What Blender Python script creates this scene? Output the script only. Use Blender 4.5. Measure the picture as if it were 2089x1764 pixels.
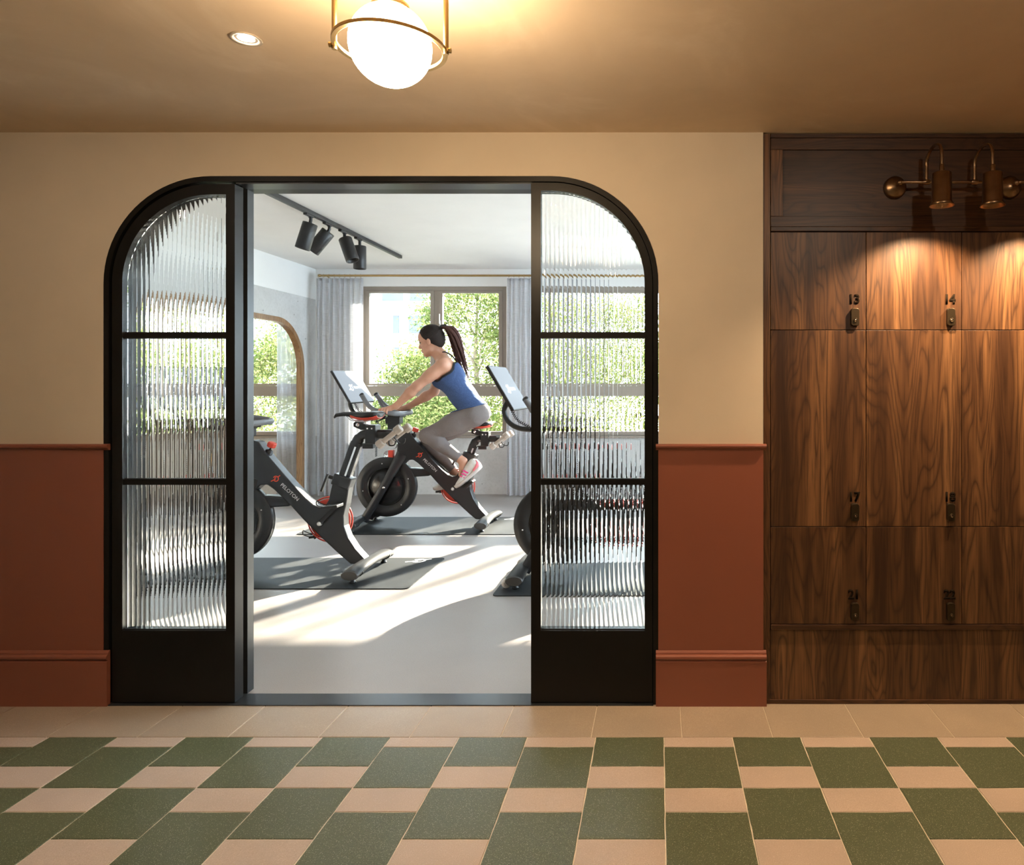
import bpy, bmesh, math, random
import numpy as np
from mathutils import Vector, Matrix
random.seed(7)
rng = np.random.default_rng(11)
sc = bpy.context.scene
COL = sc.collection
for _o in list(bpy.data.objects):
    bpy.data.objects.remove(_o)

# ------------------------------------------------------------------ camera
F, CZ, VX, VY = 1414.0, 1.25, 1344.0, 782.0      # focal length (px), eye height (m), vanishing point (px)
cam = bpy.data.cameras.new('camera')
cam.sensor_fit = 'HORIZONTAL'; cam.sensor_width = 36.0
cam.lens = 36.0 * F / 2089.0
cam.shift_x = -(VX - 1044.5) / 2089.0
cam.shift_y = -(882.0 - VY) / 2089.0
cam.clip_start = 0.02; cam.clip_end = 200
cam_o = bpy.data.objects.new('camera', cam); COL.objects.link(cam_o)
cam_o.location = (0, 0, CZ); cam_o.rotation_euler = (math.pi / 2, 0, 0)
sc.camera = cam_o
sc.view_settings.view_transform = 'Standard'; sc.view_settings.look = 'None'
sc.view_settings.gamma = 1.0; sc.view_settings.use_curve_mapping = False
sc.view_settings.exposure = 0.95
sc.cycles.sample_clamp_indirect = 6.0
sc.cycles.max_bounces = 10; sc.cycles.diffuse_bounces = 4; sc.cycles.glossy_bounces = 3; sc.cycles.transmission_bounces = 8; sc.cycles.adaptive_threshold = 0.09; sc.cycles.use_adaptive_sampling = True; sc.cycles.adaptive_min_samples = 24
sc.cycles.transparent_max_bounces = 10
sc.cycles.caustics_reflective = False

# ------------------------------------------------------------------ sky and sun
world = bpy.data.worlds.new('sky'); sc.world = world; world.use_nodes = True
_bg = world.node_tree.nodes['Background']
_bg.inputs[0].default_value = (0.74, 0.87, 1.0, 1); _bg.inputs[1].default_value = 9.5
sun = bpy.data.lights.new('sun', 'SUN'); sun.energy = 34.0; sun.angle = math.radians(0.9); sun.color = (1.0, 0.88, 0.72)
sun_o = bpy.data.objects.new('sun', sun); COL.objects.link(sun_o)
sun_o.rotation_euler = Vector((-0.5, -1.0, -0.5)).to_track_quat('-Z', 'Y').to_euler()
sun_o.location = (8, 20, 12)

# ------------------------------------------------------------------ photo measures
def X(px, Y): return (px - VX) * Y / F
def Z(py, Y): return CZ - (py - VY) * Y / F
def YF(py): return F * CZ / (py - VY)
def P(px, py, Y): return Vector((X(px, Y), Y, Z(py, Y)))

# ------------------------------------------------------------------ mesh helpers
class MB:
    def __init__(s): s.V = []; s.Fc = []; s.M = []; s.S = []
    def add(s, vs, fs, m=0, smooth=False):
        b = len(s.V); s.V += [tuple(v) for v in vs]
        for f in fs:
            s.Fc.append([i + b for i in f]); s.M.append(m); s.S.append(smooth)
        return s
    def box(s, x0, x1, y0, y1, z0, z1, m=0):
        v = [(x, y, z) for z in (z0, z1) for y in (y0, y1) for x in (x0, x1)]
        return s.add(v, [(0, 2, 3, 1), (4, 5, 7, 6), (0, 1, 5, 4), (2, 6, 7, 3), (0, 4, 6, 2), (1, 3, 7, 5)], m)
    def obox(s, c, ax, ay, az, hx, hy, hz, m=0):
        c = Vector(c); ax = Vector(ax).normalized(); ay = Vector(ay).normalized(); az = Vector(az).normalized()
        v = [c + ax * i * hx + ay * j * hy + az * k * hz for k in (-1, 1) for j in (-1, 1) for i in (-1, 1)]
        return s.add(v, [(0, 2, 3, 1), (4, 5, 7, 6), (0, 1, 5, 4), (2, 6, 7, 3), (0, 4, 6, 2), (1, 3, 7, 5)], m)
    def prism(s, poly, y0, y1, m=0):              # polygon in x,z extruded along y
        n = len(poly)
        v = [(x, y0, z) for x, z in poly] + [(x, y1, z) for x, z in poly]
        f = [list(range(n)), list(range(2 * n - 1, n - 1, -1))] + [(i, i + n, (i + 1) % n + n, (i + 1) % n) for i in range(n)]
        return s.add(v, f, m)
    def loft(s, rings, m=0, cap=True, smooth=True, closed=False):
        n = len(rings[0]); v = [p for r in rings for p in r]; f = []
        R = len(rings)
        for a in range(R if closed else R - 1):
            b = (a + 1) % R
            for i in range(n):
                j = (i + 1) % n
                f.append((a * n + i, a * n + j, b * n + j, b * n + i))
        s.add(v, f, m, smooth)
        if cap and not closed:
            s.add(rings[0], [list(range(n))[::-1]], m); s.add(rings[-1], [list(range(n))], m)
        return s
    def tube(s, path, r, n=10, m=0, cap=True, closed=False, flat=1.0, up=None):
        path = [Vector(p) for p in path]; K = len(path)
        rr = r if isinstance(r, (list, tuple)) else [r] * K
        T = []
        for i in range(K):
            a = path[(i - 1) % K] if (closed or i > 0) else path[i]
            b = path[(i + 1) % K] if (closed or i < K - 1) else path[i]
            T.append((b - a).normalized())
        if up is None:
            up = Vector((0, 0, 1)) if abs(T[0].z) < 0.9 else Vector((0, 1, 0))
        nrm = (Vector(up) - T[0] * Vector(up).dot(T[0])).normalized(); rings = []
        for i in range(K):
            nrm = (nrm - T[i] * nrm.dot(T[i])).normalized(); bn = T[i].cross(nrm)
            rings.append([path[i] + nrm * math.cos(t) * rr[i] * flat + bn * math.sin(t) * rr[i] for t in [2 * math.pi * k / n for k in range(n)]])
        return s.loft(rings, m, cap, True, closed)
    def lathe(s, prof, c=(0, 0, 0), axis=(0, 0, 1), n=24, m=0, smooth=True):
        c = Vector(c); az = Vector(axis).normalized()
        ax = az.orthogonal().normalized(); ay = az.cross(ax)
        rings = [[c + az * h + (ax * math.cos(2 * math.pi * k / n) + ay * math.sin(2 * math.pi * k / n)) * max(r, 1e-5) for k in range(n)] for r, h in prof]
        return s.loft(rings, m, False, smooth)
    def sphere(s, c, r, n=16, m=0, sx=1, sy=1, sz=1):
        pts = [(math.sin(math.pi * i / n), -math.cos(math.pi * i / n)) for i in range(n + 1)]
        rings = [[(c[0] + r * a * math.cos(2 * math.pi * k / (2 * n)) * sx, c[1] + r * a * math.sin(2 * math.pi * k / (2 * n)) * sy, c[2] + r * h * sz) for k in range(2 * n)] for a, h in pts]
        return s.loft(rings, m, False, True)
    def build(s, name, mats, parent=None, local=False, bevel=0, seg=2):
        me = bpy.data.meshes.new(name)
        org = Vector((0, 0, 0))
        if parent is not None and not local:
            org = wloc(parent)
        me.from_pydata([tuple(Vector(v) - org) for v in s.V], [], s.Fc)
        for mm in (mats if isinstance(mats, (list, tuple)) else [mats]): me.materials.append(mm)
        me.polygons.foreach_set('material_index', s.M); me.polygons.foreach_set('use_smooth', s.S)
        me.update()
        bm = bmesh.new(); bm.from_mesh(me); bmesh.ops.recalc_face_normals(bm, faces=bm.faces); bm.to_mesh(me); bm.free()
        o = bpy.data.objects.new(name, me); COL.objects.link(o)
        if parent is not None: o.parent = parent
        if bevel:
            bv = o.modifiers.new('bevel', 'BEVEL'); bv.width = bevel; bv.segments = seg; bv.limit_method = 'ANGLE'; bv.angle_limit = math.radians(40)
        return o

def wloc(o):
    v = Vector((0, 0, 0))
    while o is not None:
        v += Vector(o.location); o = o.parent
    return v
def tag(o, label=None, cat=None, group=None, kind=None):
    if label: o['label'] = label
    if cat: o['category'] = cat
    if group: o['group'] = group
    if kind: o['kind'] = kind
    return o
def thing(name, label, cat, loc=(0, 0, 0), group=None):
    o = bpy.data.objects.new(name, None); COL.objects.link(o); o.location = loc
    o.empty_display_size = 0.1
    return tag(o, label, cat, group)
def struct(o, label=None, cat=None): return tag(o, label, cat, kind='structure')
def copy_tree(o, parent=None):
    c = o.copy(); COL.objects.link(c); c.parent = parent
    for ch in [x for x in bpy.data.objects if x.parent == o]: copy_tree(ch, c)
    return c
def text_mesh(txt, size, extrude=0.0, bold=0.0):
    cu = bpy.data.curves.new('lettering', 'FONT'); cu.body = txt; cu.size = size; cu.extrude = extrude; cu.offset = bold
    cu.align_x = 'CENTER'; cu.align_y = 'CENTER'; cu.resolution_u = 4
    o = bpy.data.objects.new('lettering', cu); COL.objects.link(o)
    dg = bpy.context.evaluated_depsgraph_get(); me = bpy.data.meshes.new_from_object(o.evaluated_get(dg))
    bpy.data.objects.remove(o); return me
def place_mesh(name, me, mat, parent, origin, xa, ya):
    """put a flat mesh (drawn in x,y) at origin with its x along xa and y along ya, in the parent's coordinates"""
    me = me.copy(); me.materials.clear(); me.materials.append(mat)
    xa = Vector(xa).normalized(); ya = Vector(ya).normalized(); za = xa.cross(ya)
    M = Matrix(((xa.x, ya.x, za.x, origin[0]), (xa.y, ya.y, za.y, origin[1]), (xa.z, ya.z, za.z, origin[2]), (0, 0, 0, 1)))
    me.transform(M); o = bpy.data.objects.new(name, me); COL.objects.link(o); o.parent = parent
    return o

# ------------------------------------------------------------------ materials
class NT:
    def __init__(s, name):
        s.m = bpy.data.materials.new(name); s.m.use_nodes = True; s.t = s.m.node_tree
        s.b = s.t.nodes['Principled BSDF']; s.out = s.t.nodes['Material Output']
    def n(s, typ, **kw):
        nd = s.t.nodes.new(typ)
        for k, v in kw.items():
            if k.startswith('_'): setattr(nd, k[1:], v)
        return nd
    def l(s, a, b): s.t.links.new(a, b)
    def coord(s, kind='Object', scale=(1, 1, 1), rnd=False):
        tc = s.n('ShaderNodeTexCoord'); mp = s.n('ShaderNodeMapping'); mp.inputs['Scale'].default_value = scale
        if rnd:
            oi = s.n('ShaderNodeObjectInfo'); ad = s.n('ShaderNodeVectorMath', _operation='ADD'); sc_ = s.n('ShaderNodeMath', _operation='MULTIPLY'); sc_.inputs[1].default_value = 37.0
            s.l(oi.outputs['Random'], sc_.inputs[0]); s.l(tc.outputs[kind], ad.inputs[0]); s.l(sc_.outputs[0], ad.inputs[1]); s.l(ad.outputs[0], mp.inputs['Vector'])
        else: s.l(tc.outputs[kind], mp.inputs['Vector'])
        return mp.outputs[0]
    def noise(s, vec, scale, detail=4, rough=0.55, dist=0.0):
        nz = s.n('ShaderNodeTexNoise'); nz.inputs['Scale'].default_value = scale; nz.inputs['Detail'].default_value = detail
        nz.inputs['Roughness'].default_value = rough; nz.inputs['Distortion'].default_value = dist
        if vec is not None: s.l(vec, nz.inputs['Vector'])
        return nz.outputs['Fac']
    def ramp(s, fac, stops, interp='LINEAR'):
        r = s.n('ShaderNodeValToRGB'); cr = r.color_ramp; cr.interpolation = interp
        while len(cr.elements) < len(stops): cr.elements.new(0.5)
        for e, (p, c) in zip(cr.elements, stops): e.position = p; e.color = (*c, 1) if len(c) == 3 else c
        s.l(fac, r.inputs[0]); return r.outputs[0]
    def mix(s, a, b, fac, mode='MIX'):
        mx = s.n('ShaderNodeMix', _data_type='RGBA', _blend_type=mode)
        for v, i in ((fac, 0), (a, 6), (b, 7)):
            if isinstance(v, (int, float)): mx.inputs[i].default_value = v
            elif isinstance(v, tuple): mx.inputs[i].default_value = (*v, 1)
            else: s.l(v, mx.inputs[i])
        return mx.outputs[2]
    def bump(s, h, strength=0.2, dist=0.01):
        b = s.n('ShaderNodeBump'); b.inputs['Strength'].default_value = strength; b.inputs['Distance'].default_value = dist
        s.l(h, b.inputs['Height']); s.l(b.outputs[0], s.b.inputs['Normal'])
    def set(s, **kw):
        for k, v in kw.items():
            i = s.b.inputs[k.replace('_', ' ')]
            if isinstance(v, tuple) and len(v) == 3: v = (*v, 1)
            i.default_value = v
    def col(s, o): s.l(o, s.b.inputs['Base Color'])

def plain(name, c, rough=0.5, metal=0.0, var=0.08, vscale=6.0, bump=0.0, bscale=60.0, spec=0.5, rnd=False):
    t = NT(name); t.set(Roughness=rough, Metallic=metal); t.b.inputs['Specular IOR Level'].default_value = spec
    v = t.coord(rnd=rnd); nz = t.noise(v, vscale, 5)
    a = tuple(max(0, x * (1 - var)) for x in c); b = tuple(min(1, x * (1 + var)) for x in c)
    t.col(t.ramp(nz, [(0.3, a), (0.7, b)]))
    if bump: t.bump(t.noise(v, bscale, 3), bump, 0.004)
    return t.m
def emit(name, c, strength):
    t = NT(name); t.set(Base_Color=c, Roughness=0.4); t.b.inputs['Emission Color'].default_value = (*c, 1); t.b.inputs['Emission Strength'].default_value = strength
    return t.m
def wood(name, axis, dark, mid, light, rough=0.42):
    t = NT(name); t.set(Roughness=rough); t.b.inputs['Specular IOR Level'].default_value = 0.45
    lo = [6.0, 6.0, 6.0]; lo[axis] = 0.8; fi = [190.0] * 3; fi[axis] = 5.0; st = [13.0] * 3; st[axis] = 0.45
    n1 = t.noise(t.coord(scale=tuple(lo), rnd=True), 1.0, 2, 0.45, 0.5)
    mu = t.n('ShaderNodeMath', _operation='MULTIPLY'); mu.inputs[1].default_value = 24.0; t.l(n1, mu.inputs[0])
    pp = t.n('ShaderNodeMath', _operation='PINGPONG'); pp.inputs[1].default_value = 0.5; t.l(mu.outputs[0], pp.inputs[0])
    n2 = t.noise(t.coord(scale=tuple(fi), rnd=True), 1.0, 4, 0.6); n3 = t.noise(t.coord(scale=tuple(st), rnd=True), 1.0, 5, 0.6, 0.3)
    c1 = t.ramp(n3, [(0.30, dark), (0.5, mid), (0.72, light)])
    c2 = t.mix(c1, dark, t.ramp(pp.outputs[0], [(0.0, (0.80,) * 3), (0.14, (0.30,) * 3), (0.42, (0.0,) * 3)]))
    c3 = t.mix(c2, tuple(x * 0.45 for x in dark), t.ramp(n2, [(0.28, (0.75,) * 3), (0.5, (0.0,) * 3)]))
    t.col(c3); t.bump(n2, 0.10, 0.001)
    return t.m
def terrazzo(name, base, dark, fleck, rough, fl=0.62):
    t = NT(name); t.set(Roughness=rough)
    v = t.coord(rnd=True)
    big = t.noise(v, 5.0, 4); sm = t.noise(v, 420.0, 4, 0.8); vo = t.n('ShaderNodeTexVoronoi'); vo.inputs['Scale'].default_value = 430.0; t.l(v, vo.inputs['Vector'])
    c = t.mix(base, dark, t.ramp(sm, [(0.40, (1.0,) * 3), (0.60, (0.0,) * 3)]))
    c = t.mix(c, tuple(x * 0.72 for x in base), t.ramp(big, [(0.35, (0.55,) * 3), (0.65, (0.0,) * 3)]))
    sel = t.n('ShaderNodeSeparateColor'); t.l(vo.outputs['Color'], sel.inputs[0])
    k = t.ramp(sel.outputs[0], [(fl, (0,) * 3), (fl + 0.02, (1,) * 3)]); d = t.ramp(vo.outputs['Distance'], [(0.28, (1,) * 3), (0.42, (0,) * 3)])
    c = t.mix(c, fleck, t.mix(k, d, 1.0, 'MULTIPLY')); t.col(c)
    t.bump(sm, 0.12, 0.001)
    return t.m

M_WALL = plain('plaster_cream', (0.61, 0.515, 0.40), 0.75, var=0.05, vscale=2.5, bump=0.05, bscale=120)
def ceiling_mat():
    t = NT('plaster_ceiling'); t.set(Roughness=0.6)
    v = t.coord(); a = t.noise(v, 1.6, 7, 0.62, 0.6)
    t.col(t.ramp(a, [(0.35, (0.63, 0.48, 0.33)), (0.55, (0.69, 0.53, 0.37)), (0.68, (0.78, 0.63, 0.47))])); t.bump(a, 0.05, 0.01); return t.m
M_CEIL = ceiling_mat()
M_TERRA = plain('terracotta_paint', (0.245, 0.078, 0.047), 0.38, var=0.03, vscale=3)
M_BLACK = plain('black_metal_paint', (0.0075, 0.007, 0.0065), 0.34, var=0.05, vscale=8, spec=0.22)
M_STEEL = plain('grey_metal_paint', (0.030, 0.033, 0.036), 0.30, var=0.05, vscale=8, metal=0.3)
M_GREEN = terrazzo('green_terrazzo', (0.135, 0.158, 0.090), (0.034, 0.044, 0.022), (0.42, 0.44, 0.33), 0.34, 0.84)
M_PINK = terrazzo('pink_terrazzo', (0.54, 0.435, 0.36), (0.40, 0.31, 0.245), (0.62, 0.53, 0.46), 0.40, 0.92)
M_BORD = terrazzo('beige_terrazzo', (0.44, 0.355, 0.275), (0.31, 0.245, 0.175), (0.54, 0.46, 0.37), 0.34, 0.93)
M_GROUT = plain('pale_grout', (0.66, 0.58, 0.46), 0.8, var=0.1, vscale=90)
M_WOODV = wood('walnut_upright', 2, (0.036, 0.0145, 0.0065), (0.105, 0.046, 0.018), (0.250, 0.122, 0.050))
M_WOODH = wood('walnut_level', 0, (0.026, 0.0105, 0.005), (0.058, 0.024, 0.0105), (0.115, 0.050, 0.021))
M_BRONZE = plain('aged_bronze', (0.26, 0.165, 0.095), 0.32, 1.0, var=0.15, vscale=20)
M_BRASS = plain('brushed_brass', (0.42, 0.29, 0.13), 0.33, 1.0, var=0.08, vscale=20)
M_DARKLOCK = plain('dark_lock_metal', (0.060, 0.042, 0.024), 0.38, 0.8, var=0.08)
M_LOCKPIN = plain('polished_lock_pin', (0.62, 0.44, 0.31), 0.22, 1.0)
M_NUMBER = plain('dark_number', (0.012, 0.008, 0.005), 0.85, spec=0.05)

# ================================================================== corridor shell
WY = 2.70; WT = 0.16; CEIL = Z(270, WY)
XL, XR, YB = -3.6, 2.42, -1.7
ox0, ox1, otop = X(211, WY), X(1343.5, WY), Z(359, WY); orad = 219 * WY / F
M_GYMWHITE = plain('white_wall_paint', (0.80, 0.79, 0.77), 0.7, var=0.02, vscale=3)

def arch_outline(x0, x1, top, rad, z0=0.0, n=20):
    pts = [(x0, z0)]
    for i in range(n + 1):
        a = math.pi - math.pi / 2 * i / n; pts.append((x0 + rad + rad * math.cos(a), top - rad + rad * math.sin(a)))
    for i in range(n + 1):
        a = math.pi / 2 - math.pi / 2 * i / n; pts.append((x1 - rad + rad * math.cos(a), top - rad + rad * math.sin(a)))
    pts.append((x1, z0)); return pts

m = MB(); out = arch_outline(ox0, ox1, otop, orad)
y0, y1 = WY, WY + WT; WX1 = X(1557, WY); GH = 2.54
m.box(XL, ox0, y0, y1, 0, CEIL); m.box(ox1, WX1, y0, y1, 0, CEIL)
for (xa, za), (xb, zb) in zip(out[1:-2], out[2:-1]):
    if xb - xa > 1e-6:
        m.prism([(xa, za), (xb, zb), (xb, CEIL), (xa, CEIL)], y0, y1)
struct(m.build('wall_front', M_WALL), 'cream plaster wall around the black arched doorway', 'wall')
m = MB()                                                       # the gym's side of the same wall
m.box(-3.95, ox0, y1, y1 + 0.02, 0, GH); m.box(ox1, 2.7, y1, y1 + 0.02, 0, GH)
for (xa, za), (xb, zb) in zip(out[1:-2], out[2:-1]):
    if xb - xa > 1e-6: m.prism([(xa, za), (xb, zb), (xb, GH), (xa, GH)], y1, y1 + 0.02)
struct(m.build('wall_gym_front', M_GYMWHITE), 'white inner face of the wall on the gym side', 'wall')
struct(MB().box(XL - 0.1, XL, YB, y1, 0, CEIL).build('wall_left', M_WALL), 'cream end wall of the corridor past the left edge', 'wall')
struct(MB().box(XR, XR + 0.1, YB, y1, 0, CEIL).build('wall_right', M_WALL), 'cream end wall of the corridor past the lockers', 'wall')
struct(MB().box(XL - 0.1, XR + 0.1, YB - 0.1, YB, 0, CEIL).build('wall_rear', M_WALL), 'cream corridor wall opposite the arched doorway', 'wall')
struct(MB().box(XL - 0.1, XR + 0.1, YB - 0.1, WY + WT - 0.002, CEIL, CEIL + 0.12).build('ceiling', M_CEIL), 'warm mottled plaster ceiling of the corridor', 'ceiling')

# ---- wainscot, its cap and the baseboards
def sweep_x(prof, x0, x1):
    m = MB(); n = len(prof)
    a = [(x0, WY - p, z) for p, z in prof]; b = [(x1, WY - p, z) for p, z in prof]
    m.add(a + b, [(i, i + 1, i + 1 + n, i + n) for i in range(n - 1)], 0, False)
    m.add(a, [list(range(n))]); m.add(b, [list(range(n))[::-1]]); return m
zc = Z(910, 2.685)
base_prof = [(0, 0), (0.018, 0), (0.018, 0.172), (0.013, 0.1755), (0.013, 0.178), (0.0185, 0.181), (0.0215, 0.187), (0.0205, 0.193), (0.016, 0.198), (0.0105, 0.1995), (0.0105, 0.203), (0.008, 0.208), (0.005, 0.212), (0.0, 0.2125)]
cap_prof = [(0, zc - 0.016), (0.006, zc - 0.016), (0.008, zc - 0.011), (0.012, zc - 0.009), (0.017, zc - 0.006), (0.019, zc), (0.017, zc + 0.006), (0.012, zc + 0.008), (0, zc + 0.008)]
for side, n, xa, xb, ca, cb in (('left', 1, XL, X(212, WY), XL, X(218, 2.683)), ('right', 2, X(1343, WY), WX1, X(1338, 2.683), X(1564, 2.683))):
    t = struct(MB().box(xa, xb, WY - 0.004, WY, 0.05, zc).build('trim_%d' % n, M_TERRA), 'terracotta painted wainscot panel %s' % ('left of the doorway' if n == 1 else 'between the doorway and the lockers'), 'wainscot')
    sweep_x(cap_prof, ca, cb).build('chair_rail', M_TERRA, t)
    struct(sweep_x(base_prof, ca, cb).build('baseboard_' + side, M_TERRA), 'tall moulded terracotta baseboard %s' % ('left of the doorway' if n == 1 else 'between the doorway and the lockers'), 'baseboard')

# ================================================================== tiled floor
FT = YF(1503); DW = 0.24150; DS = DW / 2
fl = struct(MB().box(XL - 0.1, XR + 0.1, YB - 0.1, WY + 0.1, -0.12, -0.0022).build('floor', M_GROUT), 'checkered green and pink terrazzo floor with a beige border', 'floor')
def tile_mesh(name, w, d, mat, seed, g=0.0016, wob=0.0011):
    r = random.Random(seed); pts = []
    c = [(-w / 2 + g, -d / 2 + g), (w / 2 - g, -d / 2 + g), (w / 2 - g, d / 2 - g), (-w / 2 + g, d / 2 - g)]
    for i in range(4):
        (ax, ay), (bx, by) = c[i], c[(i + 1) % 4]
        for k in range(6):
            f = k / 6; j = 0 if k == 0 else r.uniform(-wob, wob * 0.5)
            nx, ny = (by - ay), -(bx - ax); L = math.hypot(nx, ny)
            pts.append((ax + (bx - ax) * f + nx / L * j, ay + (by - ay) * f + ny / L * j))
    n = len(pts); me = bpy.data.meshes.new(name)
    inn = [(x * (1 - 0.0012 / (w / 2)), y * (1 - 0.0012 / (d / 2))) for x, y in pts]
    V = [(x, y, 0) for x, y in inn] + [(x, y, -0.0009) for x, y in pts] + [(x, y, -0.0035) for x, y in pts]
    Fs = [list(range(n))] + [(i + n * k, i + n * (k + 1), (i + 1) % n + n * (k + 1), (i + 1) % n + n * k) for k in (0, 1) for i in range(n)]
    me.from_pydata(V, [], Fs); me.materials.append(mat); me.update(); return me
TG = [tile_mesh('green_tile', DW, DW, M_GREEN, s) for s in range(4)]
TP = [tile_mesh('pink_tile', DW, DS, M_PINK, 10 + s) for s in range(4)]
YSPLIT = 1.15
bx0 = X(1354.6, FT); rest = MB()
def lay(me, x, y):
    o = bpy.data.objects.new(me.name.split('.')[0], me); COL.objects.link(o); o.parent = fl; o.location = (x, y, 0)
kmin = int(math.floor((XL - bx0) / DW)); kmax = int(math.ceil((XR - bx0) / DW))
b0 = YF(1523)
for k in range(kmin, kmax):
    xa = bx0 + k * DW; xc = xa + DW / 2
    w = DW
    if xa < XL: w = xa + DW - XL; xc = XL + w / 2
    if xa + DW > XR: w = XR - xa; xc = xa + w / 2
    if w < 0.02: continue
    par = k % 2
    # stack of tiles from the border towards the camera
    segs = []; 
    if par == 0:
        segs.append((FT, b0, 'p')); y = b0; seq = ['g', 'p']
    else:
        segs.append((FT, b0 - DS, 'g')); y = b0 - DS; seq = ['p', 'g']
    i = 0
    while y > YB:
        d = DW if seq[i % 2] == 'g' else DS
        segs.append((y, max(y - d, YB), seq[i % 2])); y -= d; i += 1
    for ya, yb, c in segs:
        d = ya - yb
        if d < 0.01: continue
        full = abs(w - DW) < 1e-6 and abs(d - (DW if c == 'g' else DS)) < 1e-6
        if ya > YSPLIT:
            if full: me = (TG if c == 'g' else TP)[(k * 7 + int(ya * 100)) % 4]
            else: me = tile_mesh('green_tile' if c == 'g' else 'pink_tile', w, d, M_GREEN if c == 'g' else M_PINK, k + int(ya * 97))
            lay(me, xc, (ya + yb) / 2)
        else:
            rest.box(xc - w / 2 + 0.0016, xc + w / 2 - 0.0016, yb + 0.0016, ya - 0.0016, -0.0035, 0, 0 if c == 'g' else 1)
tag(rest.build('floor_tile', [M_GREEN, M_PINK], fl), kind='stuff')
BW = 185.4 * FT / F; bj = X(1391.3, FT)
BT = [tile_mesh('border_tile', BW, 2.74 - FT, M_BORD, 30 + s, 0.0014, 0.0004) for s in range(3)]
for k in range(int((XL - bj) / BW), int((XR - bj) / BW) + 1):
    if bj + k * BW > XR - 0.02: continue
    xa, xb = bj + k * BW, min(bj + (k + 1) * BW, XR)
    if xb - xa < BW - 1e-6: lay(tile_mesh('border_tile', xb - xa, 2.74 - FT, M_BORD, 99), (xa + xb) / 2, (FT + 2.74) / 2)
    else: lay(BT[k % 3], (xa + xb) / 2, (FT + 2.74) / 2)

# ================================================================== arched door frame and sliding leaves
FY0, FY1 = WY - 0.001, WY + 0.155
def arc_pts(cx, cz, r, a0, a1, n=26):
    return [(cx + r * math.cos(a0 + (a1 - a0) * i / n), cz + r * math.sin(a0 + (a1 - a0) * i / n)) for i in range(n + 1)]
S = WY / F
def strip(m, A, B, ya, yb):                                   # solid band between two outlines
    n = len(A)
    v = [(x, ya, z) for x, z in A] + [(x, ya, z) for x, z in B] + [(x, yb, z) for x, z in A] + [(x, yb, z) for x, z in B]
    f = []
    for i in range(n - 1):
        f += [(i, i + 1, n + i + 1, n + i), (2 * n + i, 3 * n + i, 3 * n + i + 1, 2 * n + i + 1), (i, 2 * n + i, 2 * n + i + 1, i + 1), (n + i, n + i + 1, 3 * n + i + 1, 3 * n + i)]
    f += [(0, n, 3 * n, 2 * n), (n - 1, 3 * n - 1, 4 * n - 1, 2 * n - 1)]
    m.add(v, f)
A = arch_outline(ox0 + 0.001, ox1 - 0.001, otop - 0.001, orad - 0.001); fw = 11 * S
B = arch_outline(ox0 + fw, ox1 - fw, otop - fw, orad - fw)
m = MB(); strip(m, A, B, FY0, FY1)
fr = struct(m.build('trim_3', M_BLACK), 'black arched steel frame lining the doorway', 'door frame')
MB().box(ox0 + fw, ox1 - fw, 2.688, YF(1416), -0.003, 0.0035).build('sill', M_STEEL, fr)
MB().box(X(478, WY), X(1083, WY), WY + 0.01, 2.79, Z(371, WY) - 0.004, otop - fw).build('head_track', M_STEEL, fr)

C_ = arch_outline(ox0 + 22 * S, ox1 - 14 * S, otop - 14 * S, orad - 16 * S); m = MB(); strip(m, B, C_, WY + 0.062, FY1); m.build('door_stop', M_BLACK, fr)
def glass_mat():
    t = NT('reeded_glass'); t.set(Base_Color=(0.96, 0.98, 0.97), Roughness=0.0, IOR=1.42)
    t.b.inputs['Transmission Weight'].default_value = 1.0; return t.m
M_REED = glass_mat()
PIT = 0.0178
def reeded(xa, xb, z0, top, yf):
    """ribbed pane: flutes on the corridor side, flat on the gym side; top(x) is the upper edge"""
    n = max(2, round((xb - xa) / PIT)); p = (xb - xa) / n; K = 8; xs = []; dy = []
    for i in range(n):
        for k in range(K):
            f = k / K; xs.append(xa + (i + f) * p); u = 2 * f - 1; dy.append(0.0016 * (1 - u * u))
    xs.append(xb); dy.append(0.0); m = MB(); N = len(xs)
    v = []
    for x, d in zip(xs, dy):
        zt = top(x); v += [(x, yf - d, z0), (x, yf - d, zt), (x, yf + 0.005, z0), (x, yf + 0.005, zt)]
    f = []
    for i in range(N - 1):
        a, b = 4 * i, 4 * i + 4
        f += [(a, b, b + 1, a + 1), (a + 2, a + 3, b + 3, b + 2), (a, a + 2, b + 2, b), (a + 1, b + 1, b + 3, a + 3)]
    f += [(0, 1, 3, 2), (4 * N - 4, 4 * N - 2, 4 * N - 1, 4 * N - 3)]
    m.add(v, f); return m

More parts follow.
